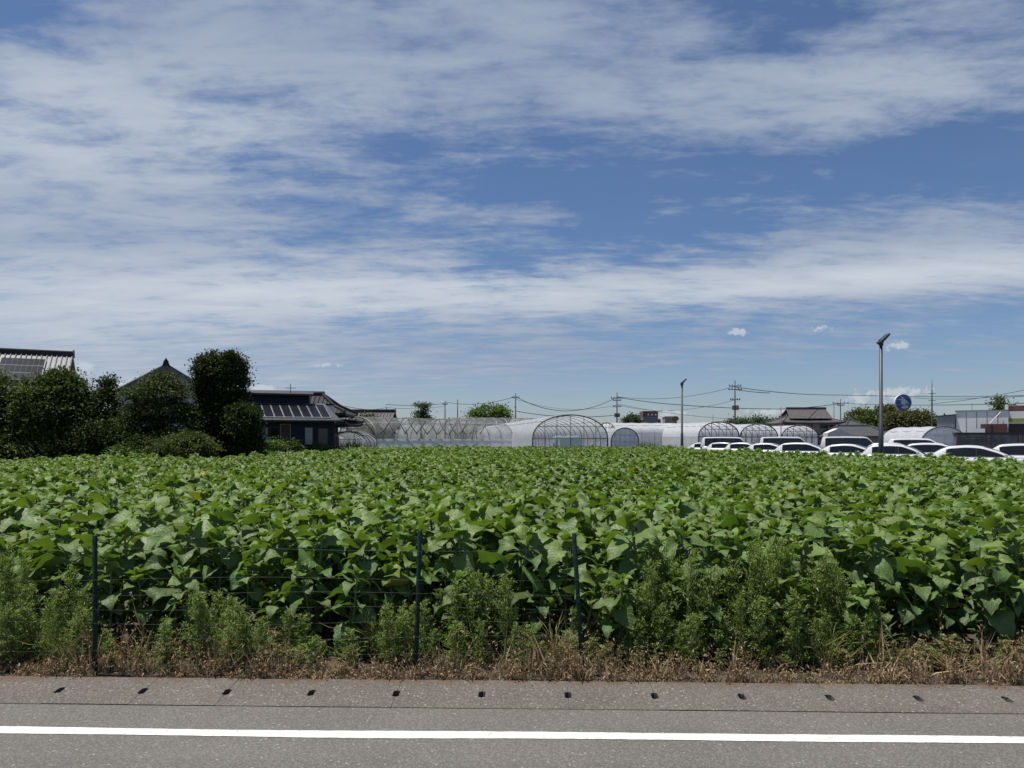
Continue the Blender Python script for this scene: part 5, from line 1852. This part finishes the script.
        m_.box(xm, xm + 0.13, s_ * (w2 * .97) - 0.02, s_ * (w2 * .97 + .17) + 0.02 * s_, belt + 0.02, belt + 0.17)
        m_.build('mirror', paint, t_, bevel=0.03)
    return t_


SED = dict(L=4.5, W=1.78, H=1.50, belt=0.95, hood=0.82, x_c=(0.05, 0.85, 2.15, 3.35))
HAT = dict(L=4.1, W=1.72, H=1.52, belt=0.97, hood=0.86, x_c=(0.02, 0.55, 2.0, 3.05))
WAG = dict(L=4.6, W=1.78, H=1.56, belt=0.96, hood=0.84, x_c=(0.02, 0.65, 2.35, 3.5))
VAN = dict(L=4.7, W=1.72, H=2.04, belt=1.12, hood=1.06, x_c=(0.0, 0.12, 3.75, 4.45), van=True)
MIN = dict(L=4.75, W=1.8, H=1.86, belt=1.05, hood=0.92, x_c=(0.0, 0.35, 2.9, 3.95), van=True)


def park(x, d, spec, label, cat='car', rz=-33, paint=None, name='parked_car', group='cars in the car park'):
    make_car(label, cat, (gx(x, d), d, LOT_Z), R(rz), paint=paint or M_PAINT, name=name, group=group, **spec)


park(985, 32.0, SED, 'white sedan nearest the camera, before the concrete wall')
park(1040, 35.3, WAG, 'white car cut off by the right edge, behind the nearest white sedan')
park(905, 37.9, HAT, 'white hatchback directly behind the taller lamp post')
park(942, 43.1, WAG, 'white car showing only roof and dark glass between lamp post hatchback and nearest sedan')
park(858, 43.1, SED, 'first white car left of the taller lamp post')
park(810, 49.1, WAG, 'second white car left of the taller lamp post, with a long glass side')
park(775, 56.0, SED, 'third white car left of the taller lamp post')
park(750, 61.2, HAT, 'fourth white car left of the taller lamp post')
park(730, 66.3, HAT, 'fifth white car left of the taller lamp post')
park(711, 71.7, SED, 'last and smallest white car at the left end of the row')
park(900, 50.4, WAG, 'silver car in the second row, its roof showing above the lamp post hatchback', paint=M_PAINTS)
park(985, 48.7, SED, 'white car under the concrete wall, only its roof in view')
park(922, 50.5, MIN, 'long white minivan in front of the white tunnel greenhouse', 'minivan', -30, name='parked_van', group='white vans in the back row')
park(849, 62.5, VAN, 'white box van right of the tiled farmhouse front', 'van', -22, name='parked_van', group='white vans in the back row')
park(785, 68.0, VAN, 'white box van in the middle of the back row before the arched greenhouse ends', 'van', -22, name='parked_van', group='white vans in the back row')
park(726, 69.5, VAN, 'leftmost white box van below the tallest utility pole', 'van', -22, name='parked_van', group='white vans in the back row')
print('plants', len(plants), 'near', len(near), 'rest', len(rest), 'near max y', near[-1][1])
